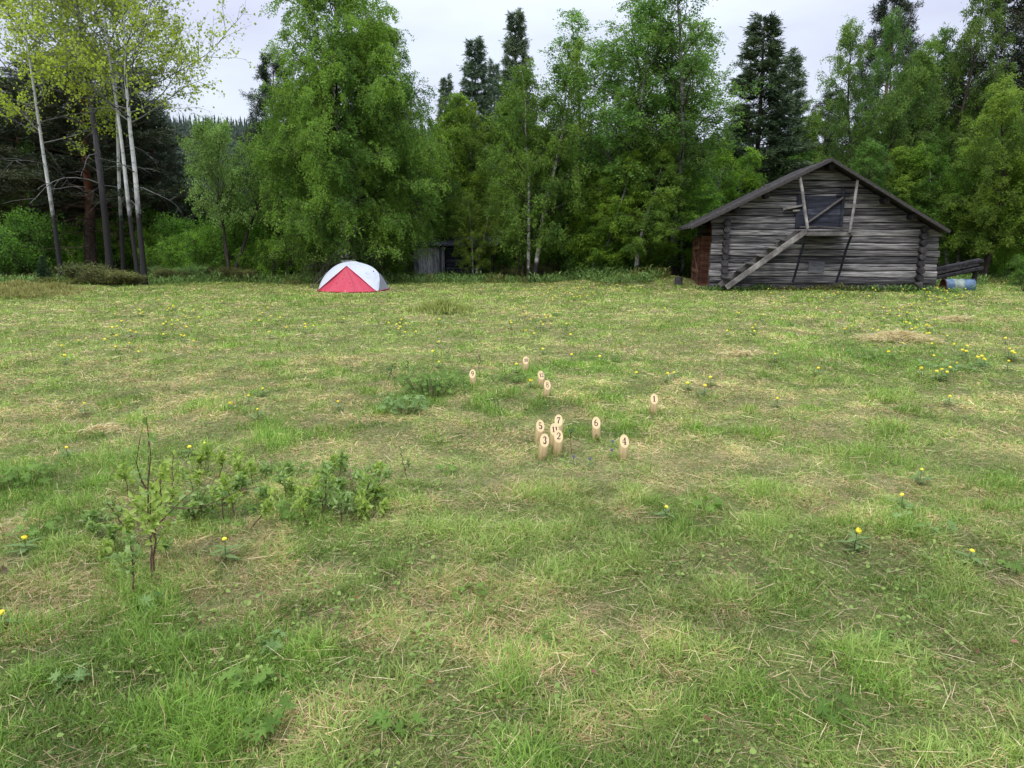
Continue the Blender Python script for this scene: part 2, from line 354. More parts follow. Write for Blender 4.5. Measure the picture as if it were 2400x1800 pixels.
def ell(hi, lo=.5, peak=.3, p=1.0):                # crown profile: length of limbs along the crown
    return lambda u: hi * (lo + (1 - lo) * min(u / peak, 1) if u < peak else max(.12, (1 - (u - peak) / (1 - peak)) ** p))
GB = dict(c1=(.058, .128, .018), c2=(.185, .295, .044))
GD = dict(c1=(.052, .112, .024), c2=(.145, .240, .048))
T = {}
def deftrees():
    T['big_birch'] = make_tree('big_birch', 3, 14.5, .21, BIRCH, stems=2, spread=.035, wob=.03, cb=.10, nl=155, Lf=ell(3.9, .85, .45, .55),
        el=lambda u: .15 + .75 * u, lgrav=-.40, nsub=8, subl=.42, ntw=5, twl=.7, twgrav=-2.2, lpt=38, zmin=1.8, lsize=.078, jit=.05, lk=dict(align=.45, clump=1.0, **GB))
    T['birch'] = make_tree('birch', 11, 10.5, .13, BIRCH, wob=.05, cb=.14, nl=62, Lf=ell(2.5, .6, .3, .8),
        el=lambda u: .45 + .55 * u, lgrav=-.35, nsub=7, ntw=5, twl=.55, twgrav=-2.0, zmin=1.0, lpt=27, lsize=.078, lk=dict(align=.4, clump=.9, **GB))
    T['birch_b'] = make_tree('birch_b', 23, 9.5, .11, BIRCH, stems=2, spread=.07, wob=.06, cb=.12, nl=64, Lf=ell(2.1, .7, .4, .7),
        el=lambda u: .55 + .5 * u, lgrav=-.25, nsub=7, ntw=5, twl=.45, twgrav=-1.6, zmin=.9, lpt=25, lsize=.076, lk=dict(align=.4, clump=.8, **GB))
    T['open_birch'] = make_tree('open_birch', 31, 13.5, .11, GREYBIRCH, stems=4, spread=.055, wob=.045, cb=.3, nl=96, Lf=ell(2.3, .7, .35, .7),
        el=lambda u: .7 + .5 * u, lgrav=-.15, nsub=6, ntw=4, twl=.5, twgrav=-1.6, lpt=23, lsize=.078, lk=dict(align=.4, clump=.9, c1=(.065, .140, .026), c2=(.175, .285, .058)))
    T['dark_birch'] = make_tree('dark_birch', 47, 12.5, .14, DARKBARK, stems=2, spread=.05, wob=.05, cb=.15, nl=80, Lf=ell(2.6, .7, .45, .65),
        el=lambda u: .5 + .5 * u, lgrav=-.3, nsub=7, ntw=5, twl=.5, twgrav=-1.6, zmin=1.2, lpt=25, lsize=.082, lk=dict(align=.4, clump=1.1, **GD))
    T['bush'] = make_tree('bush', 53, 2.6, .03, DARKBARK, stems=6, spread=.45, wob=.1, cb=.08, nl=70, Lf=ell(.85, .9, .5, .6),
        el=lambda u: .6 + .5 * u, lgrav=-.1, nsub=5, ntw=4, twl=.3, twgrav=-.2, lpt=10, lsize=.075, lk=dict(align=.35, clump=.5, c1=(.070, .150, .024), c2=(.18, .31, .055)))
    T['sallow'] = make_tree('sallow', 61, 6.2, .085, DARKBARK, stems=3, spread=.16, wob=.11, cb=.36, nl=76, Lf=ell(1.8, .6, .4, .6),
        el=lambda u: .55 + .6 * u, lgrav=-.1, nsub=7, ntw=5, twl=.4, twgrav=-.1, lpt=16, lsize=.07, lk=dict(align=.3, clump=.7, c1=(.15, .25, .06), c2=(.32, .46, .14)))
    T['thin'] = make_tree('thin', 67, 7.5, .055, DARKBARK, wob=.05, cb=.25, nl=30, Lf=ell(1.15, .6, .4, .7),
        el=lambda u: .6 + .5 * u, lgrav=-.2, nsub=5, ntw=4, twl=.4, twgrav=-.7, lpt=16, lsize=.08, lk=dict(align=.4, clump=.6, **GB))
    ND = dict(align=.72, aspect=.16, up=.2, bend=.0, clump=.8)
    T['spruce'] = make_tree('spruce', 71, 13, .15, DARKBARK, wob=.012, cb=.05, nl=170, Lf=lambda u: .10 + 2.5 * (1 - u) ** 1.0,
        el=lambda u: -.10 + .5 * u, lgrav=.10, nsub=11, subl=.36, ntw=5, twl=.26, twgrav=-.2, lpt=17, lsize=.19, jit=.03, flat=True, leaf='needle', twr=0,
        lk=dict(c1=(.020, .038, .020), c2=(.058, .088, .044), **ND))
    T['pine'] = make_tree('pine', 79, 14, .16, PINEBARK, wob=.03, cb=.30, nl=64, Lf=lambda u: .5 + 2.2 * (1 - u) ** .7,
        el=lambda u: .15 + .6 * u, lgrav=.35, nsub=7, subl=.42, ntw=5, twl=.25, twgrav=.4, lpt=26, lsize=.17, jit=.06, leaf='needle', dead=44, twr=0,
        lk=dict(c1=(.026, .042, .024), c2=(.075, .095, .050), **dict(ND, align=.45)))
    T['heather'] = make_tree('heather', 83, .75, .012, DARKBARK, stems=10, spread=.5, wob=.12, cb=.1, nl=80, Lf=ell(.3, .8, .5, .6),
        el=lambda u: .9 + .4 * u, lgrav=.3, nsub=4, ntw=3, twl=.16, twgrav=.3, lpt=7, lsize=.06, leaf='needle', twr=.003, lk=dict(align=.6, aspect=.3, clump=.35, c1=(.055, .055, .018), c2=(.150, .135, .050)))
deftrees()
# aspens with trunks that follow the photograph's leaning stems; real 3-D trunks at their own distance
def trunk_from(pxs, Y, dy=0.0):
    b = None; out = []
    for k, (px, py) in enumerate(pxs):
        p = at(px, py, Y + dy * k)
        if k == 0: p[2] = 0.0; b = p.copy()
        out.append(p - b)
    return out, b
GA = dict(c1=(.16, .22, .02), c2=(.34, .42, .07))
def aspen(name, seed, pxs, Y, r0, barkm, nl=26, cb=.45, Lh=2.4, lpt=5, dead=5):
    tp, b = trunk_from(pxs, Y)
    return make_tree(name, seed, tp[-1][2], r0, barkm, limbm=ASPEN_LIMB, trunk_pts=[tp], cb=cb, nl=nl, Lf=ell(Lh, .8, .3, .6), el=lambda u: .35 + .5 * u, lgrav=.1,
                     nsub=6, ntw=5, twl=.5, twgrav=-.1, lpt=lpt, lsize=.088, jit=.07, dead=dead, lk=dict(align=.2, up=0, aspect=.95, clump=.8, **GA)), b

def plant(kind, x, y, scale, label, group=None, rz=None, sxy=None, name='birch_tree', cat='tree', tint=(1, 1, 1), dz=0.0):
    t = T[kind] if isinstance(kind, str) else kind
    e = empty(name, (x, y, float(gz(x, y)) - .03 + dz), rz if rz is not None else float(_R.uniform(0, 6.28)), label, cat, group)
    e.scale = (sxy or scale, sxy or scale, scale)
    k_ = float(_R.uniform(.82, 1.22)); h_ = float(_R.uniform(-.07, .07)); tint = (tint[0] * k_ * (1 + h_), tint[1] * k_, tint[2] * k_ * (1 - h_))
    a = obj('trunk', t['trunk'], e); b = obj('crown' if cat == 'tree' else 'foliage', t['crown'], e); b.color = (*tint, 1)
    if cat != 'tree': a.name = 'stem'
    return e
def plant_px(kind, px, Y, top_py, label, group=None, width_px=None, **kw):
    t = T[kind]; g = at(px, 600, Y); top = at(px, top_py, Y)[2] - float(gz(g[0], Y))
    s = top / t['H']; sx = s
    if width_px: sx = (width_px / 2 / FPX * Y) / t['R']
    return plant(kind, float(g[0]), Y, s, label, group, sxy=sx, **kw)

# ------------------------------------------------------------------ ground, hill
def build_ground():
    def grid(xs, ys):
        X, Y = np.meshgrid(xs, ys); Z = gz(X, Y)
        n, m = X.shape; i = np.arange(n - 1)[:, None] * m; j = np.arange(m - 1)[None, :]
        F = np.stack([i + j, i + j + 1, i + m + j + 1, i + m + j], -1).reshape(-1, 4)
        return np.stack([X, Y, Z], -1).reshape(-1, 3), F
    a = np.concatenate([-np.geomspace(22, 900, 60)[::-1], np.linspace(-21.8, 21.8, 300), np.geomspace(22, 900, 60)])
    b = np.concatenate([np.linspace(-300, -5, 12), np.linspace(-4, 32, 280), np.geomspace(32.5, 1200, 110)])
    V, F = grid(a, b)
    m, n, l, bs = newmat('meadow_soil')
    t = n.new('ShaderNodeTexCoord')
    z1 = n.new('ShaderNodeTexNoise'); z1.inputs['Scale'].default_value = 1.1; z1.inputs['Detail'].default_value = 8; z1.inputs['Roughness'].default_value = .7
    l.new(t.outputs['Object'], z1.inputs['Vector'])
    r = n.new('ShaderNodeValToRGB'); e = r.color_ramp.elements; e[0].position = .35; e[0].color = (.085, .095, .028, 1); e[1].position = .65; e[1].color = (.20, .185, .085, 1)
    z2 = n.new('ShaderNodeTexNoise'); z2.inputs['Scale'].default_value = 45; z2.inputs['Detail'].default_value = 5; l.new(t.outputs['Object'], z2.inputs['Vector'])
    ad = n.new('ShaderNodeMath'); ad.operation = 'MULTIPLY_ADD'; l.new(z2.outputs['Fac'], ad.inputs[0]); ad.inputs[1].default_value = .7
    sb = n.new('ShaderNodeMath'); sb.operation = 'SUBTRACT'; l.new(z1.outputs['Fac'], sb.inputs[0]); sb.inputs[1].default_value = .35; l.new(sb.outputs[0], ad.inputs[2])
    l.new(ad.outputs[0], r.inputs[0])
    # darker forest litter beyond the meadow (brown needles and bare soil)
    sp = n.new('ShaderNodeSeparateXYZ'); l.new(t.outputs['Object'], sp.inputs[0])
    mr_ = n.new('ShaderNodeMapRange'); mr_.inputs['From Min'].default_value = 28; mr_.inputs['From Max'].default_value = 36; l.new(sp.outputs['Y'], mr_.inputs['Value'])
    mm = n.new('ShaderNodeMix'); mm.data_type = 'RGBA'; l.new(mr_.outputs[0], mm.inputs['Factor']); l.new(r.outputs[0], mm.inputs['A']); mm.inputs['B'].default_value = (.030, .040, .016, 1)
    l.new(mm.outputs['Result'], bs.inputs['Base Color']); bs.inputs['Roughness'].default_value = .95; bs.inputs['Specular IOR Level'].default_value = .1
    bp = n.new('ShaderNodeBump'); bp.inputs['Strength'].default_value = .6; bp.inputs['Distance'].default_value = .02; l.new(z2.outputs['Fac'], bp.inputs['Height']); l.new(bp.outputs[0], bs.inputs['Normal'])
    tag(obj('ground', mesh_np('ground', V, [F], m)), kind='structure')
build_ground()

# ------------------------------------------------------------------ grass and straw of the mown meadow (uncountable)
FIELD_EDGE = 25.5
def inside_buildings(x, y):
    a = (x > 6.0) & (x < 13.6) & (y > 21.9 - (x - 6) * .06) & (y < 30)
    b = (x > -5.9) & (x < -3.75) & (y > 21.2) & (y < 23.4)
    return a | b
def scatter(n, y0, y1, pw, rng, half=.86):
    """points over the meadow, denser near y0 (density ~ y**-pw)"""
    u = rng.random(n); q = 2 - pw
    y = (y0 ** q + u * (y1 ** q - y0 ** q)) ** (1 / q)
    x = (rng.random(n) * 2 - 1) * half * (y + .6)
    return x, y
def blades(n, y0, y1, pw, rng, straw=False, lush_only=False, thatch=False, pts=None):
    x, y = scatter(n, y0, y1, pw, rng) if pts is None else pts
    keep = ~inside_buildings(x, y); x, y = x[keep], y[keep]
    nf = lambda sx, ox, oy, o=2: (fbm(x * sx + ox, y * sx + oy, o) - .5) / .13
    dry = .5 + .16 * nf(.8, 7, 3, 3) + .17 * nf(3.1, 5, 8) + .08 * nf(9, 1, 2)      # dry, mown-down patches
    dry = dry + .25 * np.exp(-((x - 1.0) / 1.8) ** 2 - ((y - 6.3) / 2.0) ** 2)
    lush = .5 + .055 * nf(1.1, 90, 31, 3) + .075 * nf(3.4, 9, 2)
    for (lx, ly, lr, la) in LUSH: lush = lush + la * np.exp(-(((x - lx) ** 2 + (y - ly) ** 2) / lr ** 2))
    dry = dry - np.clip(lush - .55, 0, 1) * 1.5
    clump = nf(5.5, 33, 44); tonev = nf(2.2, 71, 12, 3)
    # stretches along the mower's rows
    n = len(x); g = rng.random(n)
    if lush_only:
        k = (lush + .03 * clump > .57 + .16 * rng.random(n)) | (rng.random(n) < .05) | (pts is not None); x, y, dry, lush, clump, tonev = x[k], y[k], dry[k], lush[k], clump[k], tonev[k]; n = len(x); g = rng.random(n)
    isd = (rng.random(n) < np.clip((dry - .25) * 1.1, .16, .62)) if not lush_only else (rng.random(n) < .05)
    if straw: isd[:] = True
    ln = rng.uniform(.020, .066, n) * np.clip(1 + .38 * clump, .4, 2.0)
    if lush_only: ln = rng.uniform(.03, .085, n) * np.clip(1 + .3 * clump, .5, 1.8)
    if straw: ln = rng.uniform(.04, .15, n)
    az = rng.random(n) * 2 * PI + (fbm(x * 1.5, y * 1.5, 2) - .5) * 3
    el = rng.uniform(.15, 1.2, n); el[isd] = rng.uniform(-.02, .45, isd.sum())
    if lush_only: el = rng.uniform(.7, 1.45, n)
    if straw: el = rng.uniform(-.05, .22, n)
    if thatch:                                       # dense flat layer of short dead and green bits over the soil
        ln = rng.uniform(.02, .055, n); el = rng.uniform(-.05, .5, n); isd = rng.random(n) < np.clip(.25 + (dry - .4) * 1.0, .18, .75)
    wd = np.maximum(rng.uniform(.0016, .0040, n), .00045 * y) 
    if straw: wd = np.maximum(rng.uniform(.0016, .0035, n), .0003 * y)
    wd = np.where(y > 5, np.maximum(wd, .00075 * y * rng.uniform(.6, 1.5, n)), wd); wd[isd] *= .75
    z = gz(x, y) + (rng.uniform(0, .02, n) if not straw else rng.uniform(.012, .045, n))
    B = np.stack([x, y, z], 1)
    D0 = np.stack([np.cos(az) * np.cos(el), np.sin(az) * np.cos(el), np.sin(el)], 1)
    bendv = rng.uniform(.1, .9, n) if not straw else rng.uniform(-.15, .15, n)
    D1 = nrm(D0 + np.stack([np.cos(az + rng.normal(0, .5, n)), np.sin(az + rng.normal(0, .5, n)), -bendv * 1.2], 1) * bendv[:, None])
    S = nrm(np.stack([-np.sin(az), np.cos(az), rng.normal(0, .5, n)], 1)) * wd[:, None] * .5
    Mid = B + D0 * (ln * .55)[:, None]; Tip = Mid + D1 * (ln * .45)[:, None]
    V = np.stack([B - S * .8, B + S * .8, Mid + S, Mid - S, Tip], 1).reshape(-1, 3)
    i = np.arange(n) * 5
    F4 = np.stack([i, i + 1, i + 2, i + 3], 1); F3 = np.stack([i + 3, i + 2, i + 4], 1)
    v = rng.random(n)[:, None]; v2 = rng.random(n)[:, None]
    green = np.array([.105, .175, .026]) * (1 - v) + np.array([.270, .335, .085]) * v
    lushc = np.array([.072, .148, .016]) * (1 - v) + np.array([.190, .295, .048]) * v
    kl = np.clip((lush - .5) * 4, 0, 1)[:, None]; green = green * (1 - kl) + lushc * kl
    dryc = (np.array([.36, .235, .105]) * (1 - v2) + np.array([.60, .48, .26]) * v2)
    if straw: dryc = np.array([.38, .28, .14]) * (1 - v2) + np.array([.68, .56, .34]) * v2
    col = np.where(isd[:, None], dryc, green) * (np.clip(1 + .10 * tonev, .7, 1.3) * np.clip(1 + .12 * clump, .7, 1.3) * rng.uniform(.75, 1.25, n) * (1 - .10 * sstep(5, 1.5, y)))[:, None]
    return V, F4, F3, np.repeat(col, 5, 0)
LUSH = []
for (px, py, r, a) in [(330, 1500, .5, .25), (250, 1120, .7, .18), (1830, 1690, .38, .35), (1500, 1560, .3, .12), (640, 1600, .3, .18), (180, 1750, .3, .22), (60, 1110, .45, .3), (1075, 905, .8, .3),
                       (960, 960, .5, .25), (2050, 845, 1.2, .3), (1290, 860, .5, .2), (560, 1060, .5, .15), (1150, 1180, .3, -.1), (2280, 1180, .5, .1), (1410, 840, .6, .25), (1950, 1450, .5, .1), (700, 700, 1.5, .12)]:
    q = ground_at(px, py); LUSH.append((q[0], q[1], r, a))
def stuff_mesh(name, parts, mat, label=None):
    Vs = []; F4s = []; F3s = []; Cs = []; o = 0
    for V, F4, F3, c in parts:
        Vs.append(V); F4s.append(F4 + o); F3s.append(F3 + o); Cs.append(c); o += len(V)
    ob = obj(name, mesh_np(name, np.concatenate(Vs), [np.concatenate(F4s), np.concatenate(F3s)], mat, np.concatenate(Cs), smooth=True))
    return tag(ob, label, name.replace('_', ' ').split()[-1], kind='stuff')
PIN_XY = [ground_at(a, b - 4) for a, b in ((1232, 880), (1110, 914), (1267, 917), (1280, 941), (1531, 973), (1311, 1024), (1261, 1039), (1298, 1048), (1306, 1063), (1397, 1029), (1270, 1074), (1459, 1077))]
def ring_blades(rng):
    x = []; y = []
    for i, q in enumerate(PIN_XY):
        m = 150 if i in (1, 2, 3) else 80; a = rng.random(m) * 6.28; r = rng.uniform(.034, .085, m); x.append(q[0] + np.cos(a) * r); y.append(q[1] + np.sin(a) * r)
    return blades(0, 0, 0, 0, rng, lush_only=True, pts=(np.concatenate(x), np.concatenate(y)))
def build_grass():
    rng = np.random.default_rng(5)
    stuff_mesh('meadow_grass', [blades(300000, .9, 4.2, .6, rng), blades(560000, 4.0, 27.5, 1.1, rng), blades(330000, .9, 9, .9, rng, thatch=True), blades(200000, 9, 27, 1.0, rng, thatch=True)], M['grass'], 'short mown meadow grass, green mixed with dry yellow blades')
    stuff_mesh('lush_grass', [blades(200000, 1.0, 7, .7, rng, lush_only=True), blades(260000, 7, 27, 1.0, rng, lush_only=True), ring_blades(rng)], M['grass'], 'taller fresh green grass growing in tufts on the meadow')
    stuff_mesh('dry_straw', [blades(9000, .9, 5, .6, rng, straw=True), blades(26000, 5, 26, .8, rng, straw=True)], M['grass'], 'cut straw lying loose over the mown grass')
build_grass()

def build_clover():                                  # small round and lobed leaves between the grass
    rng = np.random.default_rng(15)
    n = 60000; x, y = scatter(n, 1.0, 22, 1.1, rng)
    k = (fbm(x * 1.3 + 60, y * 1.3 + 20, 3) > .50 + .12 * rng.random(n)) & ~inside_buildings(x, y); x, y = x[k], y[k]; n = len(x)
    z = gz(x, y) + rng.uniform(.015, .06, n); r = rng.uniform(.0045, .0115, n)
    a0 = rng.random(n) * 2 * PI; tilt = rng.normal(0, .35, (n, 2))
    ang = np.arange(6) * PI / 3; rr = np.array([1, .8, 1, .85, 1, .8])
    dx = np.cos(a0[:, None] + ang) * rr * r[:, None]; dy = np.sin(a0[:, None] + ang) * rr * r[:, None]
    dz = dx * tilt[:, :1] + dy * tilt[:, 1:]
    V = np.stack([x[:, None] + dx, y[:, None] + dy, z[:, None] + dz], -1).reshape(-1, 3)
    v = rng.random(n)[:, None]; c = np.array([.10, .17, .03]) * (1 - v) + np.array([.22, .30, .07]) * v
    o = obj('meadow_herbs', mesh_np('meadow_herbs', V, [np.arange(n * 6).reshape(-1, 6)], M['grass'], np.repeat(c, 6, 0), smooth=False))
    tag(o, 'small round leaved herbs scattered through the meadow grass', 'herbs', kind='stuff')
build_clover()

def build_edge():                                    # unmown herbs and grass along the wood and on the forest floor
    rng = np.random.default_rng(25); n = 230000
    u = rng.random(n); y = 23.5 + 26 * u ** 1.7; x = (rng.random(n) * 2 - 1) * (y * .84)
    edge = 25.2 + 1.4 * (fbm(x * .5, x * 0 + 3, 3) - .5) * 2 - 1.6 * sstep(-13, -16, x) - .6 * sstep(4, 3, np.abs(x - 3))
    k = (y > edge) & ~inside_buildings(x, y) & ~((x > 5.6) & (x < 13.2) & (y < 27)); x, y = x[k], y[k]; n = len(x)
    m_ = 3600; xb = rng.uniform(5.7, 13.4, m_); yb = 22.3 - .1228 * (xb - 6.13) - .02 - .30 * rng.random(m_) ** 1.5      # grass the mower left along the barn wall
    x = np.r_[x, xb]; y = np.r_[y, yb]; n = len(x)
    z = gz(x, y); h = rng.uniform(.10, .38, n) * np.r_[np.ones(n - m_), np.full(m_, .5) * (.4 + 1.4 * fbm(xb * 1.7, yb * 0 + 2, 3))] * (.55 + .9 * fbm(x * .8 + 3, y * .8, 2))
    az = rng.random(n) * 2 * PI; el = rng.uniform(.6, 1.5, n)
    B = np.stack([x, y, z + h * rng.uniform(0, .7, n)], 1); D0 = np.stack([np.cos(az) * np.cos(el), np.sin(az) * np.cos(el), np.sin(el)], 1)
    wd = rng.uniform(.012, .05, n); ln = h * .55
    S = nrm(np.stack([-np.sin(az), np.cos(az), rng.normal(0, .6, n)], 1)) * wd[:, None] * .5
    Mid = B + D0 * (ln * .5)[:, None]; Tip = Mid + nrm(D0 + np.stack([np.cos(az), np.sin(az), -.6 + 0 * az], 1) * .7) * (ln * .5)[:, None]
    V = np.stack([B - S * .3, B + S * .3, Mid + S, Mid - S, Tip], 1).reshape(-1, 3); i = np.arange(n) * 5
    v = rng.random(n)[:, None]; c = np.array([.07, .13, .03]) * (1 - v) + np.array([.17, .26, .07]) * v
    hb = (fbm(x * .7 + 20, y * .7 + 9, 3) > .6)[:, None]; c = np.where(hb, c * np.array([1.15, .75, .8]), c)
    stuff_mesh('forest_undergrowth', [(V, np.stack([i, i + 1, i + 2, i + 3], 1), np.stack([i + 3, i + 2, i + 4], 1), np.repeat(c, 5, 0))], M['grass'], 'unmown grass and berry shrubs along the forest edge')
build_edge()

# ------------------------------------------------------------------ far forested hill (one mass)
def build_hill_forest():
    rng = np.random.default_rng(35); n = 9000
    y = 190 + 420 * rng.random(n) ** .8; x = rng.uniform(-.80, .80, n) * y
    z = gz(x, y); h = rng.uniform(6, 12.5, n); r = h * rng.uniform(.11, .17, n)
    Vs = []; k = 7; F = []
    lay = 4; o = np.arange(n)[:, None, None]
    parts = []
    for q in range(lay):
        z0 = z + h * (.08 + .22 * q); z1 = z + h * (.42 + .195 * q) * (1 if q < lay - 1 else 1.0); rq = r * (1 - q * .23)
        a = rng.random(n)[:, None] * 6 + np.arange(k) * 2 * PI / k
        rr = rq[:, None] * rng.uniform(.6, 1.25, (n, k))
        ring = np.stack([x[:, None] + np.cos(a) * rr, y[:, None] + np.sin(a) * rr, z0[:, None] + rng.uniform(-.3, .3, (n, k))], -1)
        tip = np.stack([x, y, z1], -1)[:, None, :]
        parts.append(np.concatenate([ring, tip], 1))
    V = np.stack(parts, 1).reshape(-1, 3); base = np.arange(n * lay)[:, None] * (k + 1)
    j = np.arange(k)[None]; F = np.stack([base + j, base + (j + 1) % k, np.broadcast_to(base + k, (n * lay, k))], -1).reshape(-1, 3)
    v = rng.random(n)[:, None]; c = np.array([.020, .038, .026]) * (1 - v) + np.array([.042, .065, .038]) * v
    o_ = obj('hillside_forest', mesh_np('hillside_forest', V, [F], M['needle'], np.repeat(c, lay * (k + 1), 0), smooth=False))
    tag(o_, 'dark conifer forest covering the far hillside', 'forest', kind='stuff')
build_hill_forest()

# ------------------------------------------------------------------ barn
LOG = noisy('weathered_log', [(.30, (.014, .013, .015)), (.43, (.045, .042, .045)), (.55, (.135, .128, .126)), (.71, (.37, .35, .33))], 2.6, (.42, .42, 10), .9, .9, 10, .02, 'tone', tgain=.22)
LOGRED = noisy('red_brown_log', [(.3, (.03, .012, .008)), (.5, (.11, .045, .028)), (.72, (.26, .13, .08))], 2.2, (1, 1, 7), .9, .6, 8, .02, 'tone')
WOOD = noisy('grey_board', [(.3, (.035, .031, .029)), (.55, (.11, .10, .092)), (.75, (.26, .24, .215))], 3, (1, 1, 1), .9, .5, 8, .01, 'tone')
SHEDW = noisy('shed_board', [(.3, (.04, .04, .045)), (.47, (.15, .15, .165)), (.68, (.36, .36, .37))], 5, (3, 1, .5), .9, .5, 8, .01, 'tone')
DARKW = noisy('dark_board', [(.3, (.008, .009, .013)), (.6, (.030, .033, .046)), (.8, (.085, .09, .11))], 2.5, (.8, .8, 6), .9, .6, 8, .01, 'tone')
ROOFM = noisy('roof_board', [(.3, (.018, .016, .015)), (.6, (.045, .040, .038)), (.8, (.10, .092, .086))], 3, (6, .6, 6), .9, .5, 7, .01, 'tone')
def add_cracks(m):
    n, l = m.node_tree.nodes, m.node_tree.links; b = n['Principled BSDF']; src = b.inputs['Base Color'].links[0].from_socket
    t = n.new('ShaderNodeTexCoord'); last = src
    for sc_, st, lo, hi, dk in ((1.0, (.9, .9, 34), .56, .63, .16), (1.0, (.35, .35, 2.2), .50, .62, .55)):
        p = n.new('ShaderNodeMapping'); p.inputs['Scale'].default_value = st; l.new(t.outputs['Object'], p.inputs[0])
        z = n.new('ShaderNodeTexNoise'); z.inputs['Scale'].default_value = sc_; z.inputs['Detail'].default_value = 4; l.new(p.outputs[0], z.inputs['Vector'])
        r = n.new('ShaderNodeMapRange'); r.inputs['From Min'].default_value = lo; r.inputs['From Max'].default_value = hi; r.inputs['To Min'].default_value = 1; r.inputs['To Max'].default_value = dk; l.new(z.outputs['Fac'], r.inputs['Value'])
        v = n.new('ShaderNodeVectorMath'); v.operation = 'SCALE'; l.new(last, v.inputs[0]); l.new(r.outputs[0], v.inputs['Scale']); last = v.outputs[0]
    l.new(last, b.inputs['Base Color'])
add_cracks(LOG)
ENDG = noisy('log_end', [(.3, (.012, .011, .012)), (.6, (.045, .040, .042)), (.8, (.12, .11, .10))], 9, (1, 1, 1), .9, .5, 6, .01, 'tone')

def log_rows(rows, mb, rng, depth=.17, proud=.035, clip=None):
    """rows: (x0, x1, z0, z1) stacked hewn logs along local x, face towards -y"""
    waves = {}
    def seam(z, x):                                   # shared wavy seam between two rows
        return z + .035 * (vnoise(x * .55 + z * 31, z * 17.0 + 0 * x) - .5) * 2 + .012 * (vnoise(x * 2.3 + z * 13, z * 7 + 0 * x) - .5)
    for (x0, x1, z0, z1) in rows:
        ns = max(2, int((x1 - x0) / .18)); xs = np.linspace(x0, x1, ns + 1)
        zl = seam(z0, xs) + .006; zh = seam(z1, xs) - .006
        pr = proud * (1 + .5 * (vnoise(xs * 1.3 + z0 * 19, xs * 0 + z0 * 3) - .5)) + rng.uniform(-.008, .008)
        prof = [(.03, 0), (-.75, .07), (-1, .2), (-1, .8), (-.75, .93), (.03, 1)]
        V = []
        for i in range(ns + 1):
            for a, t in prof: V.append((xs[i], a * pr[i], zl[i] + (zh[i] - zl[i]) * t))
            V.append((xs[i], depth, zh[i])); V.append((xs[i], depth, zl[i]))
        if clip:
            V = [(min(max(x, clip(z)[0]), clip(z)[1]), y, z) for x, y, z in V]
        F = []
        for i in range(ns):
            for j in range(8): F.append((i * 8 + j, i * 8 + (j + 1) % 8, i * 8 + 8 + (j + 1) % 8, i * 8 + 8 + j))
        F.append(tuple(range(8))); F.append(tuple(reversed(range(ns * 8, ns * 8 + 8))))
        mb.add(V, [tuple(reversed(f)) for f in F], rng.uniform(.15, .95))

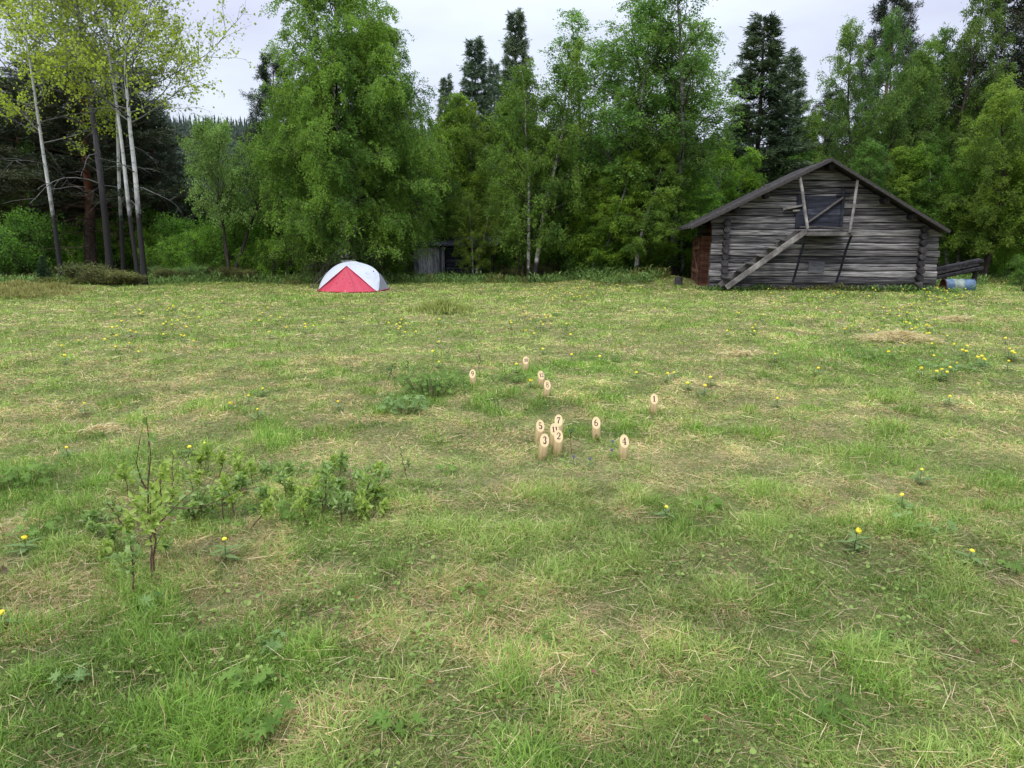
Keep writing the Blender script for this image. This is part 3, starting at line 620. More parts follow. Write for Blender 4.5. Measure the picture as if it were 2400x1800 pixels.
BROT = math.radians(-7)
BO = np.array([6.13, 22.3, 0.0])
_be, _bn = np.array([math.cos(BROT), math.sin(BROT), 0]), np.array([-math.sin(BROT), math.cos(BROT), 0])
def bp(px, py, yoff=0.0):                            # barn-local (x, z) of the point seen at a pixel, on the plane y = yoff
    d = ray(px, py); o = np.array([0, 0, CAM_H]) - BO
    t = (yoff - o @ _bn) / (d @ _bn); q = o + d * t
    return float(q @ _be), float(q[2])
def build_barn():
    rng = np.random.default_rng(45)
    root = empty('log_barn', BO, BROT, 'old grey weathered log barn with stairs to its gable door', 'barn')
    BL = 3.6; RO = -.55
    eL = bp(1619, 531, RO); rg = bp(1950, 371, RO); eR = bp(2226, 540, RO)
    sL = (rg[1] - eL[1]) / (rg[0] - eL[0]); sR = (rg[1] - eR[1]) / (eR[0] - rg[0])
    def roof_under(z):                                # x range of the gable at height z (under the roof boards)
        return rg[0] - max(rg[1] - .10 - z, .02) / sL, rg[0] + max(rg[1] - .10 - z, .02) / sR
    W0 = -.02; W1 = bp(2190, 660, 0)[0]
    h = .203; rows = []; z = .02; k = 0
    while z + h < rg[1] - .12:
        a, b = roof_under(z)
        x0, x1 = max(W0 + rng.uniform(-.02, .05), a), min(W1 + (rng.uniform(-.12, .08)), b)
        if x1 - x0 > .25: rows.append((x0, x1, z, z + h))
        z += h; k += 1
    mb = MB(); log_rows(rows, mb, rng, clip=roof_under); mb.build('front_wall', LOG, root)
    wallz = min([z for z in [r[3] for r in rows] if roof_under(z)[0] > .35] or [1.9])
    # side walls: their logs run back and poke out at the corners
    for sx, mat, nm in ((.36, LOGRED, 'side_wall'), (W1 - .42, LOG, 'side_wall')):
        mb = MB(); rr = []
        z = .12
        while z + h < eL[1] + (abs(sx - eL[0]) * sL if sx < 3 else abs(eR[0] - sx) * sR) - .12:
            rr.append((-.17 - rng.uniform(0, .09), BL, z, z + h)); z += h
        m2 = MB(); log_rows([(.30, b_, c_, d_) for a_, b_, c_, d_ in rr], m2, rng, .16, .03)
        for V in m2.V:                                # turn: local x -> y ; face towards -x (left) or +x (right)
            X = V[:, 0].copy(); Y = V[:, 1].copy()
            if sx < 3: V[:, 0] = sx + Y; V[:, 1] = X
            else: V[:, 0] = sx - Y; V[:, 1] = X
        m2.build(nm, mat, root)
        me = MB()                                     # round end grain of the crossing logs
        for (x0, x1, z0, z1) in rr:
            c = (sx + (.07 if sx < 3 else -.07), x0 - .012, (z0 + z1) / 2); R_ = .098 + rng.uniform(-.012, .012)
            n = 11; V = []
            for yy, q in ((0, 1.0), (.05, 1.06), (.50, 1.0)):
                for i in range(n):
                    a = i * 2 * PI / n; V.append((c[0] + math.cos(a) * R_ * q * rng.uniform(.93, 1.05), c[1] + yy, c[2] + math.sin(a) * R_ * q * rng.uniform(.93, 1.05)))
            F = [tuple(range(n))]
            for s in range(2):
                for i in range(n): F.append((s * n + i, s * n + n + i, s * n + n + (i + 1) % n, s * n + (i + 1) % n))
            me.add(V, F, rng.uniform(.1, .8))
        me.build('corner_log_ends', ENDG, root)
    rows2 = []
    for (x0, x1, z0, z1) in rows: rows2.append((max(x0, .0), min(x1, W1), z0, z1))
    mb = MB(); log_rows(rows2, mb, rng, clip=roof_under)
    for V in mb.V: V[:, 1] = BL - .05 - V[:, 1]
    b = mb.build('back_wall', LOG, root)
    # roof slopes of thick boards laid down the slope, on purlins
    def slope(name, e, s, sign):
        mb = MB(); y = RO
        while y < BL + .12:
            w_ = rng.uniform(.13, .19); t = .035 + rng.uniform(0, .02)
            x_e = e[0] - sign * rng.uniform(-.03, .06); z_e = rg[1] - abs(rg[0] - x_e) * s
            for j, (xa, xb) in enumerate([(x_e, rg[0])]):
                za, zb = z_e, rg[1]
                V = [(xa, y, za - .045), (xb, y, zb - .045), (xb, y, zb + t - .03), (xa, y, za + t - .03),
                     (xa, y + w_ - .008, za - .045), (xb, y + w_ - .008, zb - .045), (xb, y + w_ - .008, zb + t - .03), (xa, y + w_ - .008, za + t - .03)]
                F = [(0, 1, 2, 3), (7, 6, 5, 4), (0, 4, 5, 1), (2, 6, 7, 3), (1, 5, 6, 2), (0, 3, 7, 4)]
                if sign < 0: F = [tuple(reversed(f)) for f in F]
                mb.add(V, F, rng.random())
            y += w_
        return mb.build(name, ROOFM, root)
    slope('roof', eL, sL, 1); slope('roof', eR, sR, -1)
    for e, s in ((eL, sL), (eR, sR)):                 # barge boards
        mb = MB(); mb.beam((e[0], RO - .03, e[1] - .05), (rg[0], RO - .03, rg[1] - .05), .03, .075, tone=.6, seg=6, wob=.004); mb.build('barge_board', ROOFM, root)
    for (px, py) in ((1727, 487), (1797, 452), (1948, 389), (2076, 470), (2140, 508)):
        x, z = bp(px, py, -.3); a, s = (eL, sL) if x < rg[0] else (eR, sR)
        z = rg[1] - abs(rg[0] - x) * s - .17
        mb = MB(); mb.beam((x, -.42, z), (x, .35, z), .17, .17, tone=.1, bev=.55); mb.build('purlin_end', ENDG, root)
    # gable door: dark boards set back in a frame, a leaning brace across it
    (x0, z1), (x1, z0) = bp(1869, 458, -.06), bp(1974, 533, -.06)
    mb = MB(); z = z0
    while z < z1 - .05:
        hh = min(rng.uniform(.17, .22), z1 - z); mb.box((x0, -.075 - rng.uniform(0, .01), z), (x1, -.03, z + hh - .008), rng.random()); z += hh
    door = mb.build('gable_door', DARKW, root)
    mb = MB(); a = bp(1892, 522, -.13); b_ = bp(1976, 463, -.13); mb.beam((a[0], -.12, a[1]), (b_[0], -.12, b_[1]), .05, .13, up=(0, 1, 0), tone=.45, seg=4, wob=.004); mb.build('brace', WOOD, door)
    for (pa, pb, w_) in (((1977, 440), (1971, 532), .07), ((1893, 458), (1888, 520), .07), ((1960, 458), (1993, 457), .06)):
        a = bp(*pa, -.1); b_ = bp(*pb, -.1); mb = MB(); mb.beam((a[0], -.1, a[1]), (b_[0], -.1, b_[1]), w_, .05, up=(0, 1, 0), tone=.3, seg=3, wob=.004); mb.build('frame_board', DARKW, door)
    # pointed wooden arm and its short fellow left of the door
    a = bp(1843, 489, -.14); b_ = bp(1882, 481, -.14); mb = MB(); mb.beam((a[0], -.14, a[1]), (b_[0], -.14, b_[1]), .05, .12, up=(0, 1, 0), tone=.8, taper=1.15); 
    mb.beam((a[0] - .10, -.14, a[1] - .02), (a[0], -.14, a[1]), .04, .06, up=(0, 1, 0), tone=.8, taper=1.8); mb.build('wooden_arm', WOOD, root)
    a = bp(1858, 494, -.12); b_ = bp(1875, 493, -.12); mb = MB(); mb.beam((a[0], -.12, a[1]), (b_[0], -.12, b_[1]), .05, .06, up=(0, 1, 0), tone=.7); mb.build('wooden_arm', WOOD, root)
    # platform, hanging posts, props and stairs
    PY = -.95
    pl0 = bp(1888, 544, PY); pl1 = bp(1994, 544, PY); pz = pl0[1]
    mb = MB(); x = pl0[0] - .02
    for j in range(5):
        mb.box((pl0[0] - rng.uniform(0, .08), PY + .02 + j * .18, pz + .005), (pl1[0] + rng.uniform(-.08, .05), PY + .02 + j * .18 + .165, pz + .045), rng.random())
    mb.beam((pl0[0] - .04, PY + .04, pz - .055), (pl1[0] + .04, PY + .04, pz - .055), .07, .10, tone=.5); 
    for xx in (pl0[0] + .03, (pl0[0] + pl1[0]) / 2, pl1[0] - .03): mb.beam((xx, PY + .1, pz - .055), (xx, .02, pz - .055), .07, .09, tone=.3)
    mb.build('platform', WOOD, root)
    rail_a = bp(1886, 533, PY); rail_b = bp(1994, 533, PY)
    mb = MB(); mb.beam((rail_a[0] - .1, PY + .13, rail_a[1] + .02), (rail_b[0] + .05, PY + .1, rail_b[1] - .01), .05, .05, tone=.35, seg=5, wob=.008); mb.build('railing', WOOD, root)
    for pa, pb, ya in (((1875, 414), (1893, 537), -.5), ((2010, 424), (1991, 546), -.5)):
        a = bp(*pa, ya); b_ = bp(*pb, PY - .03); mb = MB(); mb.beam((a[0], ya, a[1]), (b_[0], PY - .04, b_[1]), .075, .085, tone=.75, seg=7, wob=.006, bev=.5); mb.build('hanging_post', WOOD, root)
    for pa, pb in (((1891, 551), (1858, 659)), ((1997, 551), (1960, 660))):
        a = bp(*pa, PY + .05); b_ = bp(*pb, -.22); mb = MB(); mb.beam((a[0], PY + .1, a[1]), (b_[0], -.22, b_[1] - .02), .06, .07, tone=.1, seg=7, wob=.007, bev=.5); mb.build('prop', DARKW, root)
    st = empty('staircase', (0, 0, 0)); st.parent = root
    a = bp(1702, 672, PY); b_ = bp(1890, 541, PY)
    mb = MB(); mb.beam((a[0], PY, a[1] - .02), (b_[0], PY, b_[1]), .06, .155, tone=.7, seg=9, wob=.005, bev=.25); mb.build('stringer', WOOD, st)
    a2 = (a[0] - .10, a[1]); b2 = (b_[0] - .10, b_[1] - .03)
    mb = MB(); mb.beam((a2[0], -.32, a2[1]), (b2[0], -.32, b2[1]), .06, .15, tone=.3, seg=9, wob=.006); mb.build('stringer', WOOD, st)
    for t in (.12, .26, .40, .54, .68, .82):
        xx = a[0] + (b_[0] - a[0]) * t - .16; zz = a[1] + (b_[1] - a[1]) * t + .035
        mb = MB(); mb.beam((xx, PY + .05, zz + rng.uniform(-.01, .01)), (xx - .02, -.24, zz + .02), .22, .035, up=(0, 0, 1), tone=rng.random()); mb.build('tread', WOOD, st)
    # patch board near the ground
    (x0, z1), (x1, z0) = bp(1896, 613, -.06), bp(1931, 640, -.06)
    mb = MB(); mb.box((x0, -.065, z0), (x1, -.03, z1), .2); mb.build('patch_board', noisy('patch', [(.3, (.05, .05, .055)), (.7, (.14, .14, .15))], 6, (1, 1, 5), .8, .2), root)
    # red brown plank porch and door under the left eave
    mb = MB()
    for j in range(12):
        yy = 1.2 + j * .185; mb.box((-.16 + rng.uniform(-.012, .012), yy, .03 + rng.uniform(-.03, .03)), (-.115, yy + .178, 1.62 + rng.uniform(-.05, .05)), rng.random())
    dr = mb.build('side_door', LOGRED, root)
    mb = MB(); 
    for j in range(4): mb.box((-.13 + j * .12, 1.15 + rng.uniform(-.01, .01), .03), (-.018 + j * .12, 1.185, 1.66), rng.random())
    mb.build('porch_wall', LOGRED, root)
    for (ya, za, yb, zb) in ((1.25, .5, 2.9, .55), (1.25, 1.3, 2.9, 1.25), (1.35, .5, 2.8, 1.28)):
        mb = MB(); mb.beam((-.185, ya, za), (-.185, yb, zb), .11, .04, up=(1, 0, 0), tone=.8); mb.build('batten', LOGRED, dr)
build_barn()

def lathe(prof, n=20, axis='z'):
    V = []; F = []
    for r, z in prof:
        for i in range(n): a = i * 2 * PI / n; V.append((math.cos(a) * r, math.sin(a) * r, z))
    for s in range(len(prof) - 1):
        for i in range(n): F.append((s * n + i, s * n + (i + 1) % n, s * n + n + (i + 1) % n, s * n + n + i))
    return V, F

def build_props():
    rng = np.random.default_rng(55)
    # lying steel barrel, three painted bands
    BLUE = noisy('blue_paint', [(.35, (.02, .04, .07)), (.55, (.045, .095, .16)), (.75, (.13, .19, .26))], 6, rough=.45, bump=.1, spec=.5)
    PALE = noisy('pale_green_paint', [(.35, (.10, .12, .10)), (.6, (.22, .26, .22)), (.8, (.34, .38, .34))], 6, rough=.5, bump=.1, spec=.4)
    RUST = noisy('rust', [(.35, (.03, .012, .01)), (.7, (.13, .04, .02))], 9, rough=.9)
    c = at(2243, 662, 22.0); Ln = .86; R_ = .22
    root = empty('steel_barrel', (c[0], c[1], float(gz(c[0], c[1])) + .13), math.radians(-7), 'blue steel barrel with a pale band lying on its side by the barn', 'barrel')
    def seg(name, z0, z1, mat, ends=False, ribs=()):
        pr = [(R_, z0)]
        for rb in ribs: pr += [(R_, rb - .015), (R_ + .012, rb), (R_, rb + .015)]
        pr += [(R_, z1)]
        V, F = lathe(pr, 28); V = np.array(V); mb = MB(); mb.add(V[:, [2, 0, 1]], F)
        return mb.build(name, mat, root, smooth=True)
    seg('barrel_body', -Ln / 2 + .06, -Ln / 6, BLUE); seg('painted_band', -Ln / 6, Ln / 6, PALE, ribs=(-Ln / 6 + .02, Ln / 6 - .02)); seg('barrel_body', Ln / 6, Ln / 2, BLUE)
    for s in (-1, 1):
        V, F = lathe([(R_ + .012, 0), (R_ + .015, .02), (R_ - .01, .028), (R_ - .015, -.01), (.001, -.012)], 28); V = np.array(V)
        mb = MB(); mb.add(np.stack([V[:, 2] * s + s * Ln / 2 - (0 if s > 0 else -.05), V[:, 0], V[:, 1]], 1), F); mb.build('barrel_end', RUST if s < 0 else BLUE, root, smooth=True)
    # dark old timbers sloping up behind the barrel
    tb = empty('timber_stack', at(2240, 660, 24.2) * [1, 1, 0], 0, 'pile of black rotten timbers sloping up behind the barrel', 'timber pile')
    o = np.array(tb.location)
    for j in range(9):
        a = at(2180 + rng.uniform(-8, 8), 652 - (j % 3) * 9, 23.6 + .22 * (j // 3)) - o; b = at(2296 + rng.uniform(-14, 8), 628 - (j % 3) * 9, 23.8 + .22 * (j // 3)) - o
        mb = MB(); mb.beam(a, b, .15, .13, tone=rng.random() * .5, seg=5, wob=.01, bev=.4); mb.build('timber', ENDG, tb)
    for px in (2215, 2286):
        b = at(px, 634, 24.0) - o; mb = MB(); mb.beam((b[0], b[1], 0), (b[0], b[1], b[2]), .14, .14, bev=.5, tone=.3); mb.build('support', ENDG, tb)
    # chopping block left of the barn
    g = ground_at(1590, 674); V, F = lathe([(.001, .27), (.12, .272), (.128, .26), (.13, .05), (.15, 0)], 16); V = np.array(V); V[:, 0] *= 1 + .05 * np.sin(V[:, 2] * 20)
    mb = MB(); mb.add(V, [tuple(f) for f in F]); m = mb.mesh('chopping_block', ENDG, True)
    tag(obj('chopping_block', m), 'dark round wooden block standing left of the barn corner', 'stump').location = (g[0], g[1] + .0, float(gz(g[0], g[1])))
    # old shed in the trees
    Y = 28.0; a = at(971, 640, Y); b = at(1042, 640, Y + .1); c = at(1135, 640, Y + .4); d = at(1155, 640, Y + .4)
    sh = empty('old_shed', (a[0], Y, 0), 0, 'small dark grey plank shed half hidden under the birches', 'shed'); ox = a[0]
    gzz = float(gz(a[0], Y)); top = at(1000, 578, Y)[2]
    mb = MB(); x = 0
    while x < b[0] - ox:
        w_ = rng.uniform(.07, .13); mb.box((x, -.02 - rng.uniform(0, .02), gzz - .05), (x + w_ - .01, .03, top - rng.uniform(0, .05)), rng.random()); x += w_
    mb.build('plank_wall', SHEDW, sh)
    mb = MB(); rows = []; z = gzz
    while z < top - .02: rows.append((b[0] - ox + .05, c[0] - ox, z, z + .16)); z += .16
    log_rows(rows, mb, rng, .14, .025); 
    for V in mb.V: V[:, 1] += .35
    mb.build('log_wall', DARKW, sh)
    mb = MB(); mb.box((0, .05, gzz), (.08, 2.3, top), .3); mb.box((c[0] - ox - .1, .5, gzz), (c[0] - ox, 2.3, top), .3); mb.box((.08, 2.2, gzz), (c[0] - ox - .1, 2.3, top), .3); mb.build('side_wall', DARKW, sh)
    mb = MB(); rt = at(1000, 566, Y)[2]
    for j in range(26):
        xx = -.15 + j * (d[0] - ox + .4) / 26; w_ = (d[0] - ox + .4) / 26 - .01
        t = rng.uniform(0, .015)
        for y0, z0, y1, z1 in ((-.3, top + .02, 1.1, rt + .15), (1.1, rt + .15, 2.55, top + .02)):
            V = [(xx, y0, z0 + t), (xx + w_, y0, z0 + t), (xx + w_, y1, z1 + t), (xx, y1, z1 + t), (xx, y0, z0 + t + .03), (xx + w_, y0, z0 + t + .03), (xx + w_, y1, z1 + t + .03), (xx, y1, z1 + t + .03)]
            mb.add(V, [(0, 3, 2, 1), (4, 5, 6, 7), (0, 1, 5, 4), (1, 2, 6, 5), (2, 3, 7, 6), (3, 0, 4, 7)], rng.random())
    mb.build('roof', DARKW, sh)
    mb = MB(); mb.beam((d[0] - ox, .1, gzz), (d[0] - ox, .1, top), .13, .13, bev=.5, tone=.2); mb.build('corner_post', ENDG, sh)
    mb = MB(); mb.beam((c[0] - ox, .1, top - .05), (d[0] - ox + .1, .1, top - .05), .1, .1, tone=.2); mb.build('eave_beam', ENDG, sh)
build_props()

# ------------------------------------------------------------------ tent
def build_tent():
    rng = np.random.default_rng(65)
    Y0 = 21.6; o = at(812, 682, Y0); o[2] = 0
    root = empty('dome_tent', (o[0], Y0, float(gz(o[0], Y0))), 0, 'small white and red dome tent pitched at the meadow edge', 'tent')
    def tp(px, py, dy): return at(px, py, Y0 + dy) - np.array([o[0], Y0, 0])
    def fab(name, c, rough=.5, tr=.25):
        m, n, l, b = newmat(name); b.inputs['Base Color'].default_value = (*c, 1); b.inputs['Roughness'].default_value = rough; b.inputs['Specular IOR Level'].default_value = .35
        t = n.new('ShaderNodeBsdfTranslucent'); t.inputs['Color'].default_value = (*c, 1); ms = n.new('ShaderNodeMixShader'); ms.inputs[0].default_value = tr
        l.new(b.outputs[0], ms.inputs[1]); l.new(t.outputs[0], ms.inputs[2]); l.new(ms.outputs[0], n['Material Output'].inputs['Surface'])
        z = n.new('ShaderNodeTexNoise'); z.inputs['Scale'].default_value = 5; z.inputs['Detail'].default_value = 3; bpn = n.new('ShaderNodeBump'); bpn.inputs['Strength'].default_value = .6; bpn.inputs['Distance'].default_value = .05; z.inputs['Distortion'].default_value = 1.5
        tcx = n.new('ShaderNodeTexCoord'); l.new(tcx.outputs['Object'], z.inputs['Vector']); l.new(z.outputs['Fac'], bpn.inputs['Height']); l.new(bpn.outputs[0], b.inputs['Normal']); l.new(bpn.outputs[0], t.inputs['Normal'])
        return m
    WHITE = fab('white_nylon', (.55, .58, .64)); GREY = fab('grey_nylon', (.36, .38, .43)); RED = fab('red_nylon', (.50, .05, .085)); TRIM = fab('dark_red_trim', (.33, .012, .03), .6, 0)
    def res(pts, n):
        pts = np.array(pts, float); d = np.r_[0, np.cumsum(np.linalg.norm(np.diff(pts, axis=0), axis=1))]; t = np.linspace(0, d[-1], n)
        # smooth by Catmull-Rom-like interpolation
        out = np.stack([np.interp(t, d, pts[:, k]) for k in range(3)], 1)
        for _ in range(3): out[1:-1] = .25 * out[:-2] + .5 * out[1:-1] + .25 * out[2:]
        return out
    def loft(name, A, B, mat, n=20, m=10, sag=0.0, wr=None):
        A = res(A, n); B = res(B, n); V = []
        for i in range(m + 1):
            t = i / m; P = A * (1 - t) + B * t
            nn = np.array([0, -1, .5]); P = P + nn * (-sag) * math.sin(t * PI) * np.sin(np.linspace(0, PI, n))[:, None] ** .6
            if wr is not None: P = P + wr(t, np.linspace(0, 1, n))
            V.append(P)
        V = np.array(V).reshape(-1, 3); i = np.arange(m)[:, None] * n; j = np.arange(n - 1)[None]
        F = np.stack([i + j, i + j + 1, i + n + j + 1, i + n + j], -1).reshape(-1, 4)
        return obj(name, mesh_np(name, V, [F], mat), root)
    g = float(root.location.z) * 0 + .02
    FL = tp(745, 680, .12); FL[2] = g; FR = tp(882, 684, -.15); FR[2] = g
    apex = tp(812, 624, .05)
    mid1 = tp(780, 683, -.55); mid1[2] = g; mid2 = tp(840, 685, -.60); mid2[2] = g
    # vestibule door
    seamL = [apex, tp(780, 651, -.02), FL]; seamR = [apex, tp(846, 652, -.05), tp(868, 672, -.12), FR]
    A = np.array([apex + (apex - apex)] * 5) + rng.normal(0, .0005, (5, 3))
    def wr(t, s):
        w_ = .026 * np.sin(s * 52 + t * 5) * (t ** 1.6) * (np.abs(s - .5) * 2) ** 1.2 + .012 * np.sin(s * 17 + 4 * t) * t
        return np.stack([0 * s, -w_, w_ * .3], 1)
    base = [FL, mid1 * .5 + FL * .5 + [0, -.12, 0], (mid1 + mid2) / 2, mid2 * .5 + FR * .5 + [0, -.08, 0], FR]
    loft('door', [apex + [-.01, 0, 0], apex, apex + [.01, 0, 0]], base, RED, n=40, m=14, sag=.03, wr=wr)
    # outer arch (pole line over the tent, set back)
    top = [tp(745, 679, .15) * [1, 1, 0] + [0, 0, g], tp(752, 658, .4), tp(767, 637, .6), tp(788, 620, .7), tp(804, 614, .72), tp(822, 612.5, .72), tp(832, 612, .72)]
    topR = [tp(832, 612, .72), tp(845, 616, .7), tp(860, 619, .66), tp(876, 627, .6), tp(889, 640, .5)]
    loft('flysheet', res(seamL[::-1], 20), res(top, 20), WHITE, n=24, m=8, sag=-.04)
    poleR = [tp(889, 640, .5), tp(891, 655, .3), tp(890, 670, .12), FR + [.06, .08, 0]]
    loft('flysheet', res(seamR, 24), res(topR + poleR[1:], 24), WHITE, n=30, m=10, sag=-.03)
    loft('flysheet', [apex, apex + [.002, 0, 0]], [tp(832, 612, .72), tp(836, 613, .72)], WHITE, n=3, m=2)
    # end panel and back
    BR = tp(912, 683, 1.0); BR[2] = g; BL_ = tp(758, 683, 1.5); BL_[2] = g
    loft('end_panel', res([tp(889, 640, .5), tp(891, 655, .3), tp(890, 670, .12), FR + [.06, .08, 0]], 12), res([tp(889, 640, .5), tp(901, 655, .8), tp(908, 669, .95), BR], 12), GREY, n=14, m=7, sag=-.03)
    ridge = top + topR[1:]
    loft('back_panel', res(ridge, 24), res([top[0], BL_, (BL_ + BR) / 2 + [0, .5, 0], BR, tp(901, 655, .8), tp(889, 640, .5)], 24), GREY, n=30, m=10, sag=.1)
    # trim tapes along the two door seams, red skirt, poles' end, guy line, pegs
    def tape(name, pts, r, mat, dy=-.012):
        P = res(pts, 24) + [0, dy, .004]; V, F = tubes([(P, np.full(24, r), 6)]); obj(name, mesh_np(name, V, [F], mat), root)
    tape('seam_tape', seamL, .010, TRIM); tape('seam_tape', seamR, .013, TRIM)
    tape('skirt', base + [FR + [.1, .1, 0], BR], .016, TRIM, 0)
    tape('tent_pole', [tp(889, 640, .5), tp(891, 655, .3), tp(890, 670, .12), FR + [.06, .08, 0]], .007, plain('pole_dark', (.05, .05, .06)), -.01)
    tape('roof_pole', [tp(826, 611.5, .72), tp(800, 612.5, .75)], .006, plain('pole_pale', (.5, .52, .56)), 0)
    ZIP = plain('zip_dark_red', (.30, .012, .03), .6)  # dark red of the zip and its toggles
    tape('zip', [apex + [.0, -.03, -.04], tp(822, 650, -.32), tp(830, 672, -.52)], .006, ZIP, -.03)
    for px, py, dy in ((806.5, 645, -.30), (802.5, 653, -.36), (789, 664, -.47), (820, 663.5, -.47)):
        c_ = tp(px, py, dy); mb = MB(); mb.beam(c_ + [-.012, 0, -.02], c_ + [.012, 0, .025], .022, .012); mb.build('toggle', ZIP, root)
    for a_, b_ in ((tp(889, 640, .5), tp(925, 680, .9)), (tp(767, 637, .6), tp(728, 680, .8)), ((mid1 + mid2) / 2 + [0, 0, .02], tp(812, 692, -1.25))):
        b_ = np.array(b_); b_[2] = .02; V, F = tubes([(np.array([a_, b_]), np.array([.0025, .0025]), 4)]); obj('guy_line', mesh_np('guy_line', V, [F], plain('cord', (.5, .5, .48))), root)
    # vent slot, faint logo: a small mountain with a line of lettering under it
    LG = plain('logo_grey', (.30, .35, .38))
    def strip(name, pts, r, mat, yy):
        P = np.array([tp(px, py, yy) for px, py in pts]); V, F = tubes([(P, np.full(len(P), r), 5)]); return V, F
    Vs = []; Fs = []; n0 = 0
    for pts, r in (([(856.5, 640.5), (858.5, 638.8), (859.5, 638), (860.7, 639.3), (862.5, 640)], .006), ([(856, 644.5), (857, 642.8), (858, 644.3), (859, 642.8), (859.6, 644.5)], .004),
                   ([(862.8, 642.8), (861.2, 643.2), (862.8, 644), (861, 644.6)], .004), ([(864.2, 644.6), (864.3, 642.8), (865.8, 643.2), (864.6, 643.8), (866, 644.7)], .004), ([(857, 641.8), (865, 641.8)], .003)):
        V, F = strip('x', pts, r, LG, LOGO_Y); Vs.append(V); Fs.append(F + n0); n0 += len(V)
    obj('logo', mesh_np('logo', np.concatenate(Vs), np.array([0]) if False else [np.concatenate(Fs)], LG), root)
    Vs = []; Fs = []; n0 = 0
    for pts in ([(874, 634.5), (876.5, 637.5)], [(876, 635), (875.6, 638)]):
        V, F = strip('x', pts, .010, LG, VENT_Y); Vs.append(V); Fs.append(F + n0); n0 += len(V)
    obj('vent_toggle', mesh_np('vent_toggle', np.concatenate(Vs), [np.concatenate(Fs)], plain('black_toggle', (.03, .03, .04))), root)
    PEG = plain('peg_metal', (.6, .5, .3), .4)
    for q in (FL + [-.04, -.02, 0], (mid1 + mid2) / 2 + [.0, -.04, 0], FR + [.05, -.03, 0], BR + [.05, .03, 0]):
        mb = MB(); mb.beam(q + [0, 0, -.03], q + [0, -.01, .05], .014, .014); mb.beam(q + [-.015, -.01, .045], q + [.02, -.01, .045], .014, .014); mb.build('tent_peg', PEG, root)
LOGO_Y, VENT_Y = -.02, .27
build_tent()

# ------------------------------------------------------------------ numbered skittles
PINW = noisy('pale_pine_wood', [(.3, (.21, .145, .065)), (.45, (.38, .28, .14)), (.75, (.49, .38, .20))], 5, (7, 7, 1.1), .65, .15, 6, .002, spec=.3)
PINTOP = noisy('cut_pine_face', [(.3, (.44, .32, .16)), (.6, (.54, .41, .22)), (.8, (.60, .47, .27))], 14, (1, 1, 1), .6, .05, 6, .002, spec=.3)
BURN = plain('burnt_brown', (.045, .016, .018), .7)
# serif numerals: strokes as polylines (x, y, width) in a 0..1 tall box
def _arc(cx, cy, rx, ry, a0, a1, w0, w1, n=9, mid=None):
    out = []
    for i in range(n + 1):
        t = i / n; a = math.radians(a0 + (a1 - a0) * t); ww = w0 + (w1 - w0) * t
        if mid: ww = w0 + (mid - w0) * math.sin(t * PI)
        out.append((cx + rx * math.cos(a), cy + ry * math.sin(a), ww))
    return out
G_ = {
 '0': [_arc(.3, .5, .2, .44, 90, 270, .05, .05, 12, .15), _arc(.3, .5, .2, .44, -90, 90, .05, .05, 12, .15)],
 '1': [[(.32, .03, .15), (.32, .95, .15)], [(.1, .03, .06), (.54, .03, .06)], [(.12, .80, .05), (.22, .84, .06), (.32, .93, .06)]],
 '2': [[(.13, .70, .13), (.13, .76, .13)], _arc(.31, .72, .2, .22, 170, -20, .05, .12), [(.5, .66, .13), (.40, .42, .09), (.12, .12, .06)], [(.10, .09, .12), (.34, .10, .12), (.52, .07, .09), (.55, .24, .04)]],
 '3': [[(.12, .76, .11), (.14, .82, .08)], _arc(.3, .73, .17, .21, 150, -90, .05, .05, 9, .14), _arc(.3, .27, .2, .24, 90, -150, .05, .05, 10, .15), [(.11, .2, .12), (.13, .24, .12)]],
 '4': [[(.40, .03, .13), (.40, .95, .13)], [(.40, .93, .05), (.05, .33, .05)], [(.05, .29, .06), (.56, .29, .06)], [(.24, .03, .06), (.56, .03, .06)]],
 '5': [[(.14, .92, .09), (.48, .90, .10)], [(.15, .92, .05), (.13, .52, .05)], _arc(.28, .31, .22, .26, 130, -150, .05, .05, 10, .15), [(.1, .2, .12), (.12, .23, .12)]],
 '6': [_arc(.34, .46, .24, .46, 75, 180, .05, .14), _arc(.31, .28, .21, .25, 0, 360, .10, .10, 16)],
 '7': [[(.08, .90, .11), (.54, .90, .11)], [(.09, .93, .05), (.09, .72, .05)], [(.54, .88, .06), (.32, .48, .11), (.25, .03, .15)]],
 '8': [_arc(.3, .73, .17, .2, 0, 360, .065, .065, 14), _arc(.3, .27, .22, .24, 0, 360, .07, .07, 16)],
 '9': [_arc(.29, .70, .2, .25, 0, 360, .10, .10, 16), _arc(.26, .52, .24, .46, -105, 20, .06, .14)],
}
def number_mesh(txt, hgt):
    V = []; F = []; x0 = 0; wtot = .6 * len(txt) * (.8 if len(txt) > 1 else 1); k = 0
    for ch in txt:
        for st in G_[ch]:
            st = np.array(st); d = np.gradient(st[:, :2], axis=0); d /= np.linalg.norm(d, axis=1, keepdims=True) + 1e-9
            nn = np.stack([-d[:, 1], d[:, 0]], 1); b = len(V); k += 1
            for i in range(len(st)):
                for s in (1, -1):
                    q = st[i, :2] + nn[i] * st[i, 2] * .64 * s; V.append(((q[0] * .95 + x0 - wtot / 2) * hgt, (q[1] - .5) * hgt, .0008 + .00012 * k))
            for i in range(len(st) - 1): F.append((b + 2 * i, b + 2 * i + 1, b + 2 * i + 3, b + 2 * i + 2))
        x0 += .6 * (.8 if len(txt) > 1 else 1)
    me = bpy.data.meshes.new('number'); me.from_pydata(V, [], F); me.update(); me.materials.append(BURN); return me
